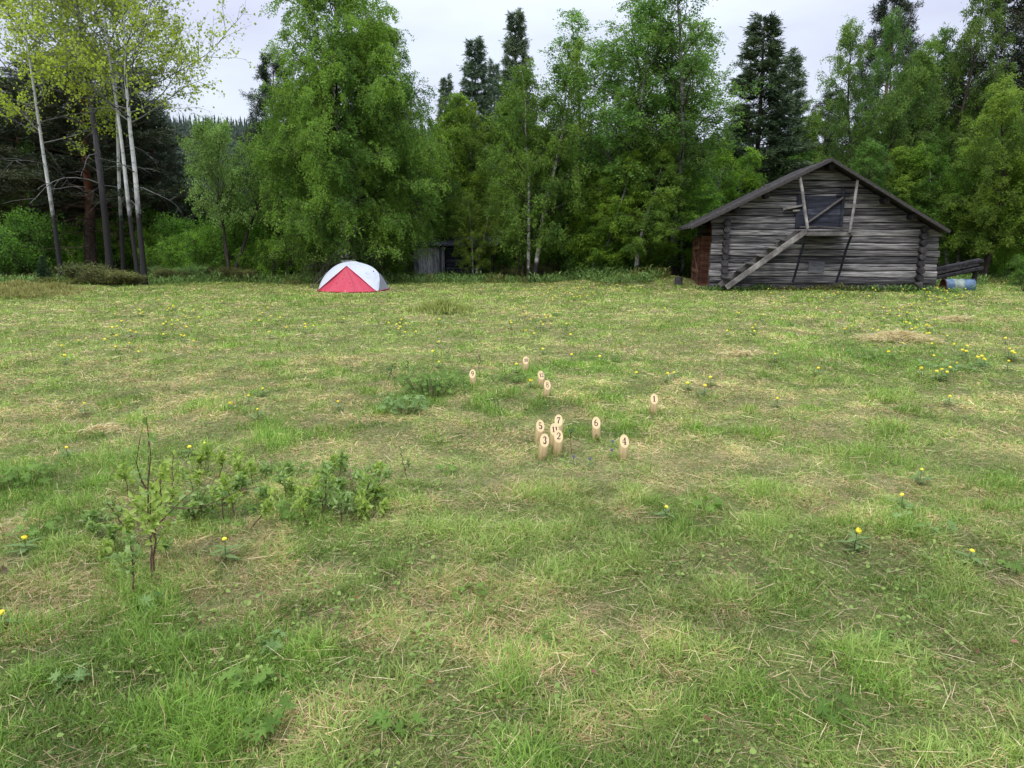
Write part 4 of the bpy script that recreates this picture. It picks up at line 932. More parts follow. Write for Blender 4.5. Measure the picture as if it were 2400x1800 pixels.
def pin_mesh():
    R_, H_, ch = .0335, .195, .004; n = 28; sl = math.tan(math.radians(52))
    V = []; F = []
    def ztop(x, y, r): return min(H_ - .004, H_ - .006 + (-(R_) + y) * sl * .98 + .0)
    rings = [(R_ * .93, 0, None), (R_, .004, None), (R_, None, -.004), (R_ * .95, None, 0)]
    for r, z, off in rings:
        for i in range(n):
            a = i * 2 * PI / n; x, y = math.cos(a) * r, math.sin(a) * r
            V.append((x, y, z if z is not None else ztop(x, y, r) + off))
    for s in range(3):
        for i in range(n): F.append((s * n + i, s * n + (i + 1) % n, s * n + n + (i + 1) % n, s * n + n + i))
    F.append(tuple(reversed(range(n))))
    top = [(0, 0, ztop(0, 0, 0))]; V += top
    for i in range(n): F.append((3 * n + i, 3 * n + (i + 1) % n, 4 * n))
    me = bpy.data.meshes.new('pin'); me.from_pydata(V, [], F); me.update(); me.materials.append(PINW); me.materials.append(PINTOP)
    for p in me.polygons: p.material_index = 1 if p.index > 3 * n else 0; p.use_smooth = p.index < 3 * n
    return me, ztop(0, 0, 0), math.radians(52)
def build_pins():
    me, zc, tilt = pin_mesh(); grp = 'numbered wooden skittles standing in the grass'
    data = [  # number, base px, base py, top px, top py, yaw deg, where
        ('10', 1232, 880, 1232.3, 845, 3, 'farthest skittle, numbered 10, standing alone behind the others'),
        ('9', 1110, 914, 1106.0, 879, -8, 'skittle numbered 9 half hidden in weeds, leftmost of all'),
        ('12', 1267.5, 917, 1268.5, 886, 12, 'skittle numbered 12 sunk in the grass just behind number 8'),
        ('8', 1280, 941, 1284, 901.6, 8, 'skittle numbered 8 in tall grass in front of number 12'),
        ('1', 1531.5, 973, 1532, 922, -2, 'skittle numbered 1 standing alone, rightmost of all'),
        ('7', 1311, 1024, 1308, 967, -5, 'skittle numbered 7 at the back of the tight cluster'),
        ('5', 1261, 1039, 1268, 981, 10, 'skittle numbered 5 leaning right, left of the tight cluster'),
        ('11', 1298, 1048, 1299.5, 986, 4, 'skittle numbered 11 squeezed between numbers 7 and 2'),
        ('2', 1306, 1063, 1309.5, 1002, 2, 'skittle numbered 2 in the front of the cluster, right of 3'),
        ('6', 1397, 1029, 1396.6, 968, -3, 'cracked skittle numbered 6 standing right of the cluster'),
        ('3', 1270, 1074, 1277.5, 1010, 5, 'yellowish skittle numbered 3 leaning right, front left of the cluster'),
        ('4', 1459, 1077, 1463, 1013, 3, 'skittle numbered 4, front right, standing apart from the cluster')]
    for num, bx, by, tx, ty, yaw, lab in data:
        g = ground_at(bx, by - 4); z = float(gz(g[0], g[1])); 
        e = empty('skittle', (g[0], g[1] , z - .004), 0, lab, 'skittle', grp)
        e.rotation_euler = (math.radians(_R.uniform(-2, 2)), math.atan((tx - bx) / 60.0), math.radians(yaw))
        p = obj('body', me, e)
        nb = obj('number', number_mesh(num, .056 if len(num) == 1 else .046), e)
        nb.location = (0, -.0, zc + .0006); nb.rotation_euler = (tilt, 0, math.radians(_R.uniform(-4, 4)) if num != '5' else .1)
        if num == '6':
            mb = MB(); mb.beam((.004, -.0345, .0), (-.004, -.0343, .035), .0018, .002); mb.beam((-.004, -.0343, .035), (.006, -.0343, .065), .0015, .002); mb.build('crack', BURN, e)
build_pins()

# ------------------------------------------------------------------ trees and bushes, each its own thing
def build_trees():
    YG = (1.25, 1.12, .75); DK = (.75, .82, .9); LT = (1.25, 1.2, 1.15)
    # --- the big birch behind the tent
    plant_px('big_birch', 818, 25.6, -70, 'biggest birch, very dense and drooping, standing right behind the tent', width_px=365, rz=4.3)
    # --- left aspens and their neighbours
    G = 'pale barked aspens at the left end of the meadow'
    for nm, pxs, Y, r, bk, nl, cb, lpt, lab in (
        ('aspen_a', [(143, 645), (128, 520), (108, 400), (78, 207), (58, 60), (40, -120)], 26.0, .085, ASPEN, 28, .46, 8, 'aspen with a bare pale trunk leaning left, leftmost trunk'),
        ('aspen_b', [(258, 640), (238, 440), (218, 270), (190, 84), (172, -60), (160, -200)], 26.4, .125, ASPEN_DARK, 22, .52, 6, 'aspen with a dark purplish grey trunk, thickest of the left group'),
        ('aspen_c', [(288, 628), (280, 480), (276, 337), (270, 180), (262, 20), (258, -120)], 28.5, .08, ASPEN, 16, .58, 6, 'slim upright aspen standing behind the other pale trunks'),
        ('aspen_d', [(325, 655), (303, 500), (291, 380), (275, 260), (258, 150), (235, -20), (215, -160)], 25.6, .08, ASPEN, 18, .58, 6, 'slim pale aspen leaning left against its black footed neighbour'),
        ('aspen_e', [(340, 668), (325, 500), (312, 358), (303, 270), (295, 190), (287, 0), (283, -160)], 24.9, .095, ASPEN, 34, .46, 8, 'tall pale aspen with a black foot, rightmost of the left group')):
        t, b = aspen(nm, sum(map(ord, nm)), pxs, Y, r, bk, nl=nl, cb=cb, lpt=lpt, Lh=3.9 if nm[-1] == 'e' else 3.1 if nm[-1] == 'a' else 2.4)
        plant(t, b[0], b[1], 1.0, lab, G, rz=0.0, name='aspen_tree')
    G = 'dark pines behind the aspens'
    for px, Y, top, wd, lab in ((215, 30.5, 95, 330, 'pine with a reddish upper trunk and dead lower branches behind the aspens'), (60, 32, 165, 330, 'dark pine at the far left edge behind the leaning aspen'),
                                (395, 33, 235, 190, 'lower dark pine between the aspens and the pale sallow'), (130, 36, 130, 340, 'dark pine farthest back behind the aspens'), (330, 37, 150, 210, 'dark pine behind the black footed aspen')):
        plant_px('pine', px, Y, top, lab, G, width_px=wd, name='pine_tree', tint=(1, 1, 1))
    plant_px('sallow', 538, 26.6, 285, 'pale grey green sallow tree with a forked dark trunk', width_px=215, rz=.4, name='sallow_tree')
    plant_px('pine', 668, 33, 130, 'pine poking out left of the big birch', width_px=150, name='pine_tree', tint=(.9, .95, .9))
    plant_px('pine', 905, 36, 190, 'pine mostly hidden behind the right side of the big birch', width_px=200, name='pine_tree')
    # --- middle
    plant_px('birch', 1068, 31.2, 205, 'yellow green birch directly over the old shed', width_px=190, tint=YG)
    plant_px('birch_b', 1125, 31.5, 205, 'yellow green birch right behind the shed roof', width_px=180, tint=YG)
    plant_px('birch_b', 1112, 27.0, 440, 'low birch standing right in front of the old shed', width_px=90, tint=(1.1, 1, .8))
    plant_px('birch', 1012, 29.5, 300, 'lower birch filling the gap between the big birch and the shed', width_px=190, tint=(.85, .9, .8))
    plant_px('birch_b', 1248, 25.8, 92, 'birch with a twisted double trunk right of the shed', width_px=190, rz=.6)
    plant_px('birch', 1215, 31, 215, 'birch in second row left of the twisted birch', width_px=180, tint=(1, 1, .9))
    plant_px('birch', 1335, 28, 300, 'shorter birch between the twisted birch and the open crowned ones', width_px=190, tint=(1.1, 1.1, .9))
    plant_px('open_birch', 1440, 27.5, -30, 'tall open crowned birch with several stems, left one of the pair', width_px=320, rz=1.7)
    plant_px('open_birch', 1575, 27.0, -45, 'tall open crowned birch with several stems, right one of the pair', width_px=300, rz=4.0, tint=(1.1, 1.08, 1.05))
    G = 'low birches filling in under the open crowned pair'
    for i, (px, Y, top, wd, kd, lab) in enumerate(((1400, 26.6, 360, 170, 'birch_b', 'low birch under the left open crowned birch'), (1490, 25.8, 330, 180, 'birch', 'low birch with a pale foot between the open crowned pair'),
                                     (1590, 27.2, 370, 180, 'birch_b', 'low birch under the right open crowned birch'), (1660, 28.5, 385, 170, 'birch', 'low birch leaning over the left end of the barn roof'),
                                     (1545, 30.5, 300, 200, 'birch', 'low birch in the second row behind the open crowned pair'), (1440, 31, 330, 200, 'birch', 'low birch in the second row right of the shorter birch'),
                                     (1700, 31, 330, 150, 'birch_b', 'low birch in front of the big spruce by the barn'))):
        plant_px(kd, px, Y, top, lab, G, width_px=wd, tint=(YG, LT, (1.1, 1.15, .8), (1, 1.05, .8))[i % 4])
    G = 'pointed conifers rising behind the birches'
    for px, Y, top, wd, kd, lab in ((1117, 48, 97, 150, 'spruce', 'pointed spruce rising behind the shed birches'), (1207, 46, 33, 140, 'spruce', 'tallest pointed spruce left of centre, its tip against the sky'),
                                (1052, 52, 185, 95, 'spruce', 'small far spruce tip left of the pointed spruce'), (1160, 52, 150, 90, 'spruce', 'slim spruce tip between the two pointed spruces'),
                                (1755, 33, 42, 235, 'spruce', 'big dark spruce behind the left slope of the barn roof'), (1828, 40, 128, 150, 'spruce', 'slim spruce right of the big dark spruce'),
                                (1700, 42, 300, 120, 'spruce', 'low dark spruce left of the big dark spruce')):
        plant_px(kd, px, Y, top, lab, G, width_px=wd, name='spruce_tree', tint=(2.0, 1.9, 2.0) if Y > 39 else (1.25, 1.25, 1.15))  # distant spruces get a paler tint: aerial haze painted into the needle colour
    # --- behind and right of the barn
    G = 'dark birches standing behind the barn'
    for i, (px, Y, top, wd, kd, lab) in enumerate(((1985, 33, 45, 230, 'dark_birch', 'dark leafy birch with an uneven top above the barn ridge'), (2065, 36, 20, 200, 'dark_birch', 'birch behind and right of the one above the barn ridge'),
                                     (1880, 36, 330, 200, 'dark_birch', 'low birch showing over the barn ridge on its left'), (2225, 33, -40, 250, 'dark_birch', 'tallest dark birch right of the barn ridge'),
                                     (2140, 35, 120, 210, 'dark_birch', 'birch filling the gap over the right slope of the barn roof'), (2050, 30.5, 330, 210, 'dark_birch', 'low dark birch just over the right slope of the barn roof'),
                                     (2150, 31, 350, 200, 'birch', 'low birch beyond the right end of the barn roof'), (1830, 38, 270, 150, 'birch', 'pale birch below the slim spruce'))):
        plant_px(kd, px, Y, top, lab, G, width_px=wd, tint=((1, 1, 1), (.8, .85, .85), (.9, .95, .9))[i % 3])
    plant_px('pine', 2045, 42, -30, 'pine top showing between the birches above the barn', width_px=170, name='pine_tree')
    plant_px('pine', 2385, 34, -160, 'tall dark pine with a reddish trunk at the top right corner', width_px=330, name='pine_tree', tint=(.85, .85, .9))
    plant_px('dark_birch', 2310, 27.2, 175, 'yellow green birch at the right, its branches down to the barrel', width_px=260, tint=(1.4, 1.25, .9))
    plant_px('birch', 2420, 26.5, 210, 'yellow green birch cut by the right edge of the photo', width_px=230, tint=(.9, .92, .7))
    plant_px('birch_b', 2235, 29, 330, 'lower birch behind the barrel and timbers', width_px=170, tint=(.85, .95, .75))
    plant_px('pine', 2300, 36, 300, 'small dark pine deep in the wood right of the barn', width_px=220, name='pine_tree', tint=(.8, .85, .85))
    # --- thin dark stems
    G = 'thin dark stemmed young trees at the wood edge'
    k = 0
    rng = np.random.default_rng(101)
    for (x0, x1, n_, y0, y1, where) in ((1165, 1235, 4, 27, 32, 'right of the old shed'), (1280, 1400, 6, 27, 33, 'between the twisted birch and the open crowned birches'),
                                 (1480, 1600, 7, 27, 33, 'left of the barn corner'), (2195, 2400, 13, 27.5, 35, 'in the dark wood right of the barn'), (590, 740, 5, 28, 33, 'left of the tent'), (0, 130, 3, 29, 33, 'in the left corner of the wood')):
        for i in range(n_):
            px = x0 + (x1 - x0) * (i + rng.random()) / n_; Y = rng.uniform(y0, y1)
            plant_px('thin', px, Y, rng.uniform(230, 360), 'thin dark stemmed young tree standing ' + where, G, width_px=rng.uniform(60, 95), name='young_tree', tint=(.9, .95, .8))
    # --- backing rows of the forest
    G = 'trees deep in the forest behind the first rows'
    rng = np.random.default_rng(111)
    zones = ((-150, 420, 'behind the aspens on the left', .0, 250, 330), (420, 640, 'behind the pale sallow', .35, 400, 450), (640, 950, 'behind the big birch', .25, 280, 400), (950, 1330, 'behind the shed and the twisted birch', .5, 290, 400),
             (1330, 1700, 'behind the open crowned birches', .55, 320, 410), (1700, 1900, 'behind the left half of the barn', .5, 350, 420), (1900, 2560, 'behind the right half of the barn and beyond', .45, 150, 330))
    for x0, x1, where, pb, t0, t1 in zones:
        n_ = int((x1 - x0) / 36)
        for i in range(n_):
            px = x0 + (x1 - x0) * (i + rng.random()) / n_; Y = rng.uniform(35, 52)
            isb = rng.random() < pb; kd = ('birch' if rng.random() < .5 else 'dark_birch') if isb else ('spruce' if rng.random() < .6 else 'pine')
            plant_px(kd, px, Y, rng.uniform(t0, t1), ('birch' if isb else 'dark conifer') + ' deep in the forest ' + where, G + ', ' + where, width_px=rng.uniform(120, 190) * 38 / Y,
                     name='birch_tree' if isb else 'conifer_tree', tint=(.9, .95, .85))
    # --- bushes
    rng = np.random.default_rng(121)
    G = 'leafy bushes along the edge of the wood'
    for (x0, x1, n_, y0, y1, hp, where, tint) in ((-20, 130, 4, 27.5, 29.5, (470, 540), 'at the far left of the wood', (1, 1.05, .9)), (380, 620, 8, 27.5, 31, (480, 560), 'around the pale sallow', (1.05, 1.15, .9)),
                                         (600, 740, 5, 26.5, 28.5, (540, 590), 'left of the tent under the big birch', (1.4, 1.4, 1.0)), (880, 965, 3, 27, 28.5, (560, 600), 'between the tent and the shed', (1.4, 1.4, 1.0)),
                                         (1150, 1330, 5, 29, 33, (520, 580), 'right of the shed', (1.4, 1.4, 1.0)), (1330, 1620, 9, 26.5, 30, (500, 590), 'under the open crowned birches', (1.4, 1.4, 1.0)),
                                         (2280, 2420, 5, 27.5, 32, (530, 600), 'in the wood beyond the barrel', (1.5, 1.5, 1.1)), (150, 420, 6, 30.5, 34, (440, 540), 'in the shade behind the aspens', (1.5, 1.5, 1.1))):
        for i in range(n_):
            px = x0 + (x1 - x0) * (i + rng.random()) / n_; Y = rng.uniform(y0, y1)
            plant_px('bush', px, Y, rng.uniform(*hp), 'light green leafy bush standing ' + where, G + ' ' + where, name='bush', cat='bush', tint=tint)
    G = 'brown heathery shrubs at the foot of the aspens'
    for px, Y, top, wd, lab in ((185, 25.3, 612, 80, 'brown green heathery shrub left of the thick dark trunk'), (228, 24.6, 625, 80, 'brown heathery shrub before the thick dark trunk'), (268, 24.2, 632, 80, 'brown heathery shrub between the dark trunk and the black footed aspen'),
                                (305, 24.4, 640, 50, 'small brown shrub touching the black footed aspen')):
        plant_px('heather', px, Y, top, lab, G, width_px=wd, name='heathery_shrub', cat='shrub', tint=(1.2, 1.45, 1.1))
    G = 'low brown shrubs between the aspens and the tent'
    for i in range(16):
        px = 362 + i * 17 + rng.uniform(-8, 8); Y = rng.uniform(26, 27.5)
        plant_px('heather', px, Y, rng.uniform(612, 632), 'low brown shrub in the row left of the tent', G, width_px=rng.uniform(26, 46), name='heathery_shrub', cat='shrub', tint=(1.3, 1.5, 1.1) if i % 3 else (1.4, 2.4, 1.6))
    G = 'low brown shrubs between the shed and the barn'
    for i in range(26):
        px = 1165 + i * 16 + rng.uniform(-8, 8); Y = rng.uniform(27.2, 29)
        if px > 1590: continue
        plant_px('heather', px, Y, rng.uniform(610, 630), 'low brown shrub at the wood edge between the shed and the barn', G, width_px=rng.uniform(26, 46), name='heathery_shrub', cat='shrub', tint=(1.2, 1.4, 1.1) if i % 3 else (1.4, 2.6, 1.6))
    plant_px('spruce', 98, 25.0, 598, 'tiny dark spruce sapling left of the leaning aspen', width_px=34, name='spruce_sapling', tint=(1, 1.2, 1))
    g = ground_at(2398, 684); plant('bush', g[0], g[1], .42, 'dark green bush at the right edge of the meadow', sxy=.42, name='bush', cat='bush', tint=(.7, .75, .6))
build_trees()

# ------------------------------------------------------------------ small plants in the meadow
def ovals(P, U, size, rng, droop=.2, wid=.55):
    """oval leaves: six outline points and a folded midrib"""
    n = len(P); U = nrm(U); W = nrm(np.cross(U, np.array([0, 0, 1.0]) + rng.normal(0, .5, (n, 3)))); Nn = np.cross(W, U); s = (size * rng.uniform(.6, 1.2, n))[:, None]
    def q(a, b, c): return P + U * s * a + W * s * wid * b + Nn * s * c
    V = np.stack([q(0, 0, 0), q(.28, .42, .10), q(.62, .40, .06), q(1, 0, -droop), q(.62, -.40, .06), q(.28, -.42, .10), q(.35, 0, -.02), q(.68, 0, -.05)], 1).reshape(-1, 3)
    o = np.arange(n)[:, None] * 8
    F4 = np.concatenate([o + np.array([0, 6, 7, 1])[None] * 0 + np.array([[1, 6, 7, 2]]), o + np.array([[6, 5, 4, 7]])])
    F3 = np.concatenate([o + np.array([[0, 6, 1]]), o + np.array([[0, 5, 6]]), o + np.array([[2, 7, 3]]), o + np.array([[7, 4, 3]])])
    return V, F4, F3
def sapling(px, py, tx, ty, seed, label, group=None, shoots=5, leaf=.042, col=((.09, .16, .05), (.20, .29, .11)), per=9, name='sapling', spread=.5, r0=.0045, cat='sapling'):
    rng = np.random.default_rng(seed); g = ground_at(px, py); z0 = float(gz(g[0], g[1])); top = at(tx, ty, g[1]); 
    e = empty(name, (g[0], g[1], z0), 0, label, cat, group); h = top[2] - z0; off = np.array([top[0] - g[0], rng.uniform(-.06, .06), h])
    t = np.linspace(0, 1, 9)[:, None]; st = off * t + rng.normal(0, .02 * h, (9, 3)) * np.sin(t * PI)
    wood = [(st, np.linspace(r0, r0 * .35, 9), 6)]; tips = [(st[i], off / h) for i in range(4, 9)]; r0 = r0 * (1 if r0 > .004 and h > .5 else .75)
    for i in range(shoots):
        f = rng.uniform(.25, .9); p, d = sample(st, f); a = rng.random() * 6.28
        dd = nrm(np.array([math.cos(a) * spread, math.sin(a) * spread, rng.uniform(.4, 1)])); sh = walk(p, dd, h * rng.uniform(.25, .5) * (1.1 - f * .5), 4, rng, .15, .2)
        wood.append((sh, np.linspace(r0 * .6, r0 * .25, 5), 5)); tips += [(sh[k], nrm(sh[-1] - sh[0])) for k in range(1, 5)]
    V, F = tubes(wood); obj('stem', mesh_np('sapling_stem', V, [F], M['twig']), e)
    P = []; U = []
    for p, d in tips:
        for k in range(max(1, int(per * rng.uniform(.3, .8)))):
            u = nrm(rng.normal(0, 1, 3) * .8 + np.array(d) * .7 + [0, 0, .2]); P.append(p + rng.normal(0, .012, 3)); U.append(u)
    P = np.array(P); U = np.array(U); V, F4, F3 = ovals(P, U, leaf, rng)
    v = rng.random(len(P))[:, None]; c = np.array(col[0]) * (1 - v) + np.array(col[1]) * v
    fo = obj('foliage', mesh_np('sapling_leaves', V, [F4, F3], M['leaf'], np.repeat(c, 8, 0), smooth=False), e)
    return e
def palmate(P, Nn, size, rng, lobes=7):
    """deeply cut round leaves on stalks"""
    n = len(P); A = nrm(np.cross(Nn, rng.normal(0, 1, (n, 3)))); B = np.cross(Nn, A); k = lobes * 2 + 1; V = [P[:, None, :]]; s = (size * rng.uniform(.6, 1.2, n))[:, None]
    for i in range(k):
        a = -2.75 + 5.5 * i / (k - 1); r = 1.0 - .18 * abs(a) / 2.75 if i % 2 else .42
        V.append((P + (A * math.cos(a) + B * math.sin(a)) * s * r + Nn * s * (.12 if i % 2 else .02) * (1 if i % 2 else 1))[:, None, :])
    V = np.concatenate(V, 1).reshape(-1, 3); o = np.arange(n)[:, None] * (k + 1)
    F = np.concatenate([o + np.array([[0, i, i + 1]]) for i in range(1, k)]); return V, F, k + 1
def leafy_clump(px, py, rad, n, seed, label, group, leaf=.045, hgt=.10, col=((.05, .13, .03), (.12, .24, .07)), name='cranesbill_clump'):
    rng = np.random.default_rng(seed); g = ground_at(px, py); e = empty(name, (g[0], g[1], float(gz(g[0], g[1]))), 0, label, 'plant', group)
    a = rng.random(n) * 6.28; r = rad * np.sqrt(rng.random(n)); P = np.stack([np.cos(a) * r, np.sin(a) * r, hgt * rng.uniform(.35, 1.1, n)], 1)
    Nn = nrm(np.stack([np.cos(a) * .4 + rng.normal(0, .3, n), np.sin(a) * .4 - .15 + rng.normal(0, .3, n), np.ones(n)], 1))
    V, F, k = palmate(P, Nn, leaf, rng); v = rng.random(n)[:, None]; c = np.array(col[0]) * (1 - v) + np.array(col[1]) * v
    obj('foliage', mesh_np('clump_leaves', V, [F], M['leaf'], np.repeat(c, k, 0), smooth=False), e)
    w_ = [(np.array([[p[0] * .5, p[1] * .5, -.01], [p[0] * .8, p[1] * .8, p[2] * .6], p]), np.array([.0018, .0014, .001]), 4) for p in P]
    V, F = tubes(w_); obj('stalks', mesh_np('clump_stalks', V, [F], M['stem']), e)
def build_small_plants():
    G = 'leafy willow and birch shoots in the left foreground'
    BLU = ((.14, .22, .06), (.30, .40, .15)); YEL = ((.19, .28, .05), (.38, .46, .13))
    for i, (px, py, tx, ty, sh, lf, pr, cl, lab) in enumerate((
        (318, 1408, 300, 1262, 3, .040, 8, BLU, 'sapling on a bare dark stem, nearest the camera on the left'),
        (352, 1362, 338, 1168, 6, .042, 10, YEL, 'forked sapling with red brown stems right of the nearest bare stem'),
        (362, 1352, 348, 975, 4, .040, 5, BLU, 'tallest thin sapling in the left foreground, bluish leaves at its tip'),
        (362, 1300, 372, 1110, 5, .044, 9, YEL, 'broad leaved shoot behind the forked sapling'),
        (300, 1250, 250, 1180, 3, .038, 6, BLU, 'low grey leaved shoot left of the forked sapling'),
        (585, 1262, 640, 1165, 5, .036, 7, YEL, 'low shoot with yellow green leaves at the end of the bent branch'),
        (560, 1240, 520, 1130, 5, .036, 8, YEL, 'bushy yellow green shoot over the dark bent branch'),
        (480, 1235, 450, 1120, 4, .036, 7, BLU, 'shoot in the middle of the left thicket'),
        (680, 1190, 640, 1112, 4, .034, 7, BLU, 'slanting shoot leaning left behind the thicket'),
        (755, 1225, 770, 1108, 6, .034, 8, BLU, 'upright branched shoot, tallest of the right half of the thicket'),
        (830, 1210, 880, 1105, 5, .034, 7, BLU, 'shoot leaning right with pale leaves at the thicket end'),
        (800, 1235, 800, 1155, 5, .030, 6, BLU, 'dense low shoot at the foot of the thicket end'),
        (720, 1240, 700, 1150, 4, .034, 7, YEL, 'low shoot left of the upright branched one'),
        (410, 1190, 400, 1060, 4, .034, 6, YEL, 'pale shoot behind the tallest thin sapling'))):
        sapling(px, py, tx, ty, 200 + i, lab, G, sh, lf, cl, pr)
    rg = np.random.default_rng(451); spots = [(rg.uniform(430, 900), rg.uniform(1110, 1235)) for _ in range(44)] + [(rg.uniform(190, 430), rg.uniform(1150, 1370)) for _ in range(10)]
    for i, (px, py) in enumerate(spots):
        where = 'in the right half of the left foreground thicket' if px > 640 else 'in the middle of the left foreground thicket' if px > 430 else 'around the forked sapling at left'
        sapling(px, py, px + rg.normal(0, 18), py - rg.uniform(32, 70), 900 + i, 'small leafy shoot ' + where, 'small leafy shoots ' + where, 4, rg.uniform(.028, .040), (BLU, YEL)[int(rg.random() < .55)], 8, name='shoot', r0=.0025, cat='shoot')
    G = 'slender weeds standing around the skittles'
    for i, (px, py, tx, ty, lab) in enumerate(((955, 1130, 938, 1062, 'slender weed with a red stem right of the left thicket'), (935, 925, 912, 860, 'grey green weed left of the cranesbill patch'), (960, 905, 952, 845, 'slim weed behind the cranesbill patch'),
        (1020, 940, 1010, 880, 'weed at the front of the cranesbill patch'), (1092, 955, 1085, 895, 'leafy weed partly hiding skittle 9'), (1070, 872, 1020, 795, 'long bare stem leaning left above skittle 9'),
        (1125, 890, 1118, 805, 'tall bare stem rising behind skittle 9'), (1175, 1010, 1165, 925, 'slim weed left of skittle 5'), (1340, 1060, 1336, 1010, 'slim weed between skittles 2 and 6'), (905, 900, 925, 850, 'leafy weed at the left end of the weedy patch'), (108, 735, 106, 690, 'single tall weed at the left of the meadow'))):
        sapling(px, py, tx, ty, 300 + i, lab, G, 3, .03, ((.06, .13, .04), (.14, .22, .08)), 4 if 'bare' not in lab else 1, name='weed', spread=.3, r0=.003, cat='weed')
    # bent dark branch lying through the thicket
    rng = np.random.default_rng(400); g = ground_at(450, 1245); Y = g[1]
    P = np.array([at(x, y, Y + d) for x, y, d in ((362, 1182, .1), (400, 1187, .08), (440, 1193, .05), (470, 1190, .02), (520, 1170, -.02), (560, 1150, -.04), (612, 1139, -.05))])
    o = np.array([P[0][0], P[0][1], 0]); e = empty('bent_branch', o, 0, 'thin dark branch bent low across the left foreground shoots', 'branch')
    V, F = tubes([(P - o, np.linspace(.0045, .002, 7), 6), (np.array([P[2] - o, P[2] - o + [.03, .02, -.08], P[2] - o + [.05, .03, -.17]]), np.array([.003, .0025, .002]), 5), (np.array([P[4] - o, P[4] - o + [-.01, .02, -.09], P[4] - o + [.0, .03, -.22]]), np.array([.003, .0025, .002]), 5)])
    obj('wood', mesh_np('bent_branch', V, [F], M['twig']), e)
    n = 40; t = rng.random(n) * 5.9; i = t.astype(int); P2 = P[i] * (1 - (t - i))[:, None] + P[i + 1] * (t - i)[:, None] - o; U = nrm(rng.normal(0, 1, (n, 3)) + [0, 0, .6])
    V, F4, F3 = ovals(P2, U, .034, rng); v = rng.random(n)[:, None]; c = np.array([.10, .17, .05]) * (1 - v) + np.array([.24, .32, .12]) * v
    obj('foliage', mesh_np('branch_leaves', V, [F4, F3], M['leaf'], np.repeat(c, 8, 0), smooth=False), e)
    # cranesbill clumps
    G = 'cranesbill clumps with deeply cut leaves in the meadow'
    for i, (px, py, r, n, lf, h, lab) in enumerate((
        (1010, 925, .36, 190, .035, .23, 'big dark cranesbill clump left of the skittle numbered 9'), (945, 972, .24, 90, .038, .19, 'bluish cranesbill clump in front of the weedy patch'),
        (1200, 895, .22, 60, .028, .08, 'bright clump between skittles 9 and 10'), (636, 1535, .06, 7, .036, .07, 'two pale cranesbill leaves low in the left foreground'),
        (585, 1610, .09, 12, .038, .09, 'dark cranesbill plant with large leaves in the lower left'), (620, 1725, .09, 11, .036, .09, 'cranesbill leaves near the bottom edge, left of centre'),
        (50, 1150, .25, 60, .04, .16, 'dense clump at the left edge behind the foreground'), (90, 1260, .12, 14, .04, .09, 'small clump at the left edge in front of the dense one'),
        (340, 1440, .07, 8, .034, .07, 'pale leaves at the foot of the bare stemmed sapling'), (165, 1615, .06, 8, .030, .07, 'pale leaf pair in the lower left corner'), (930, 1740, .07, 6, .04, .06, 'small cranesbill at the bottom edge of the meadow'),
        (1100, 1400, .07, 8, .032, .05, 'small clump in the open middle foreground'), (1660, 1195, .10, 16, .035, .06, 'low clump in the open grass right of the skittles'), (2080, 1510, .05, 5, .038, .05, 'bright small clump in the lower right'),
        (2160, 1240, .15, 26, .03, .07, 'pale low clump near the nearest right hand flower'), (2040, 850, .35, 90, .035, .14, 'leafy clump near the hay heap'), (2230, 880, .35, 80, .035, .12, 'bluish leafy clump among the flowers on the right'),
        (1405, 842, .30, 60, .035, .10, 'clump in the middle distance behind skittle 1'), (1050, 1115, .08, 10, .035, .06, 'small clump in front of the skittle cluster at left'), (1440, 930, .18, 36, .028, .07, 'low leaf patch between skittles 6 and 1'),
        (475, 1200, .20, 46, .024, .07, 'low leaf cover under the middle of the left thicket'), (560, 1235, .20, 46, .024, .07, 'low leaf cover under the yellow green shoots'), (655, 1205, .22, 56, .024, .08, 'low leaf cover in the gap of the left thicket'),
        (735, 1215, .22, 56, .024, .09, 'low leaf cover left of the upright branched shoot'), (815, 1190, .24, 60, .025, .10, 'low leaf cover under the thicket end'), (620, 1120, .3, 60, .024, .07, 'low leaf cover behind the left thicket'),
        (2195, 690, .26, 46, .04, .22, 'tall leafy clump hiding the left end of the barrel'), (2245, 688, .24, 40, .04, .17, 'leafy clump in front of the barrel middle'), (2290, 686, .22, 36, .04, .20, 'leafy clump at the right end of the barrel'),
        (2385, 1340, .10, 12, .034, .07, 'clump cut by the right edge of the photo'), (1960, 1690, .08, 6, .04, .06, 'star leaved plant in the lush grass, lower right'), (1270, 1500, .05, 5, .032, .05, 'tiny clump left of the small lush patch'))):
        leafy_clump(px, py, r, n, 500 + i, lab, G, lf, h, col=((.11, .19, .05), (.23, .34, .12)) if ('pale' in lab or 'bluish' in lab) else ((.08, .15, .02), (.17, .28, .05)))
    # straw heaps
    def heap(px, py, r, h, n, seed, label, L_=.22, ca=(.34, .25, .12), cb=(.66, .56, .34), up=0, name='straw_heap', cat='straw heap'):
        rng = np.random.default_rng(seed); g = ground_at(px, py); e_z = float(gz(g[0], g[1]))
        a = rng.random(n) * 6.28; q = np.minimum(np.abs(rng.normal(0, .5, n)), 1.1 * np.sqrt(rng.random(n))) * r; P = np.stack([np.cos(a) * q * 1.6, np.sin(a) * q, .02 + h * np.exp(-(q / r * 1.5) ** 2) * rng.uniform(.5, 1, n)], 1)
        az = rng.random(n) * 6.28; el = rng.uniform(-.25 + up, .55 + up * 1.2, n); D = np.stack([np.cos(az) * np.cos(el), np.sin(az) * np.cos(el), np.sin(el)], 1); Ln = rng.uniform(.3, 1, n)[:, None] * L_
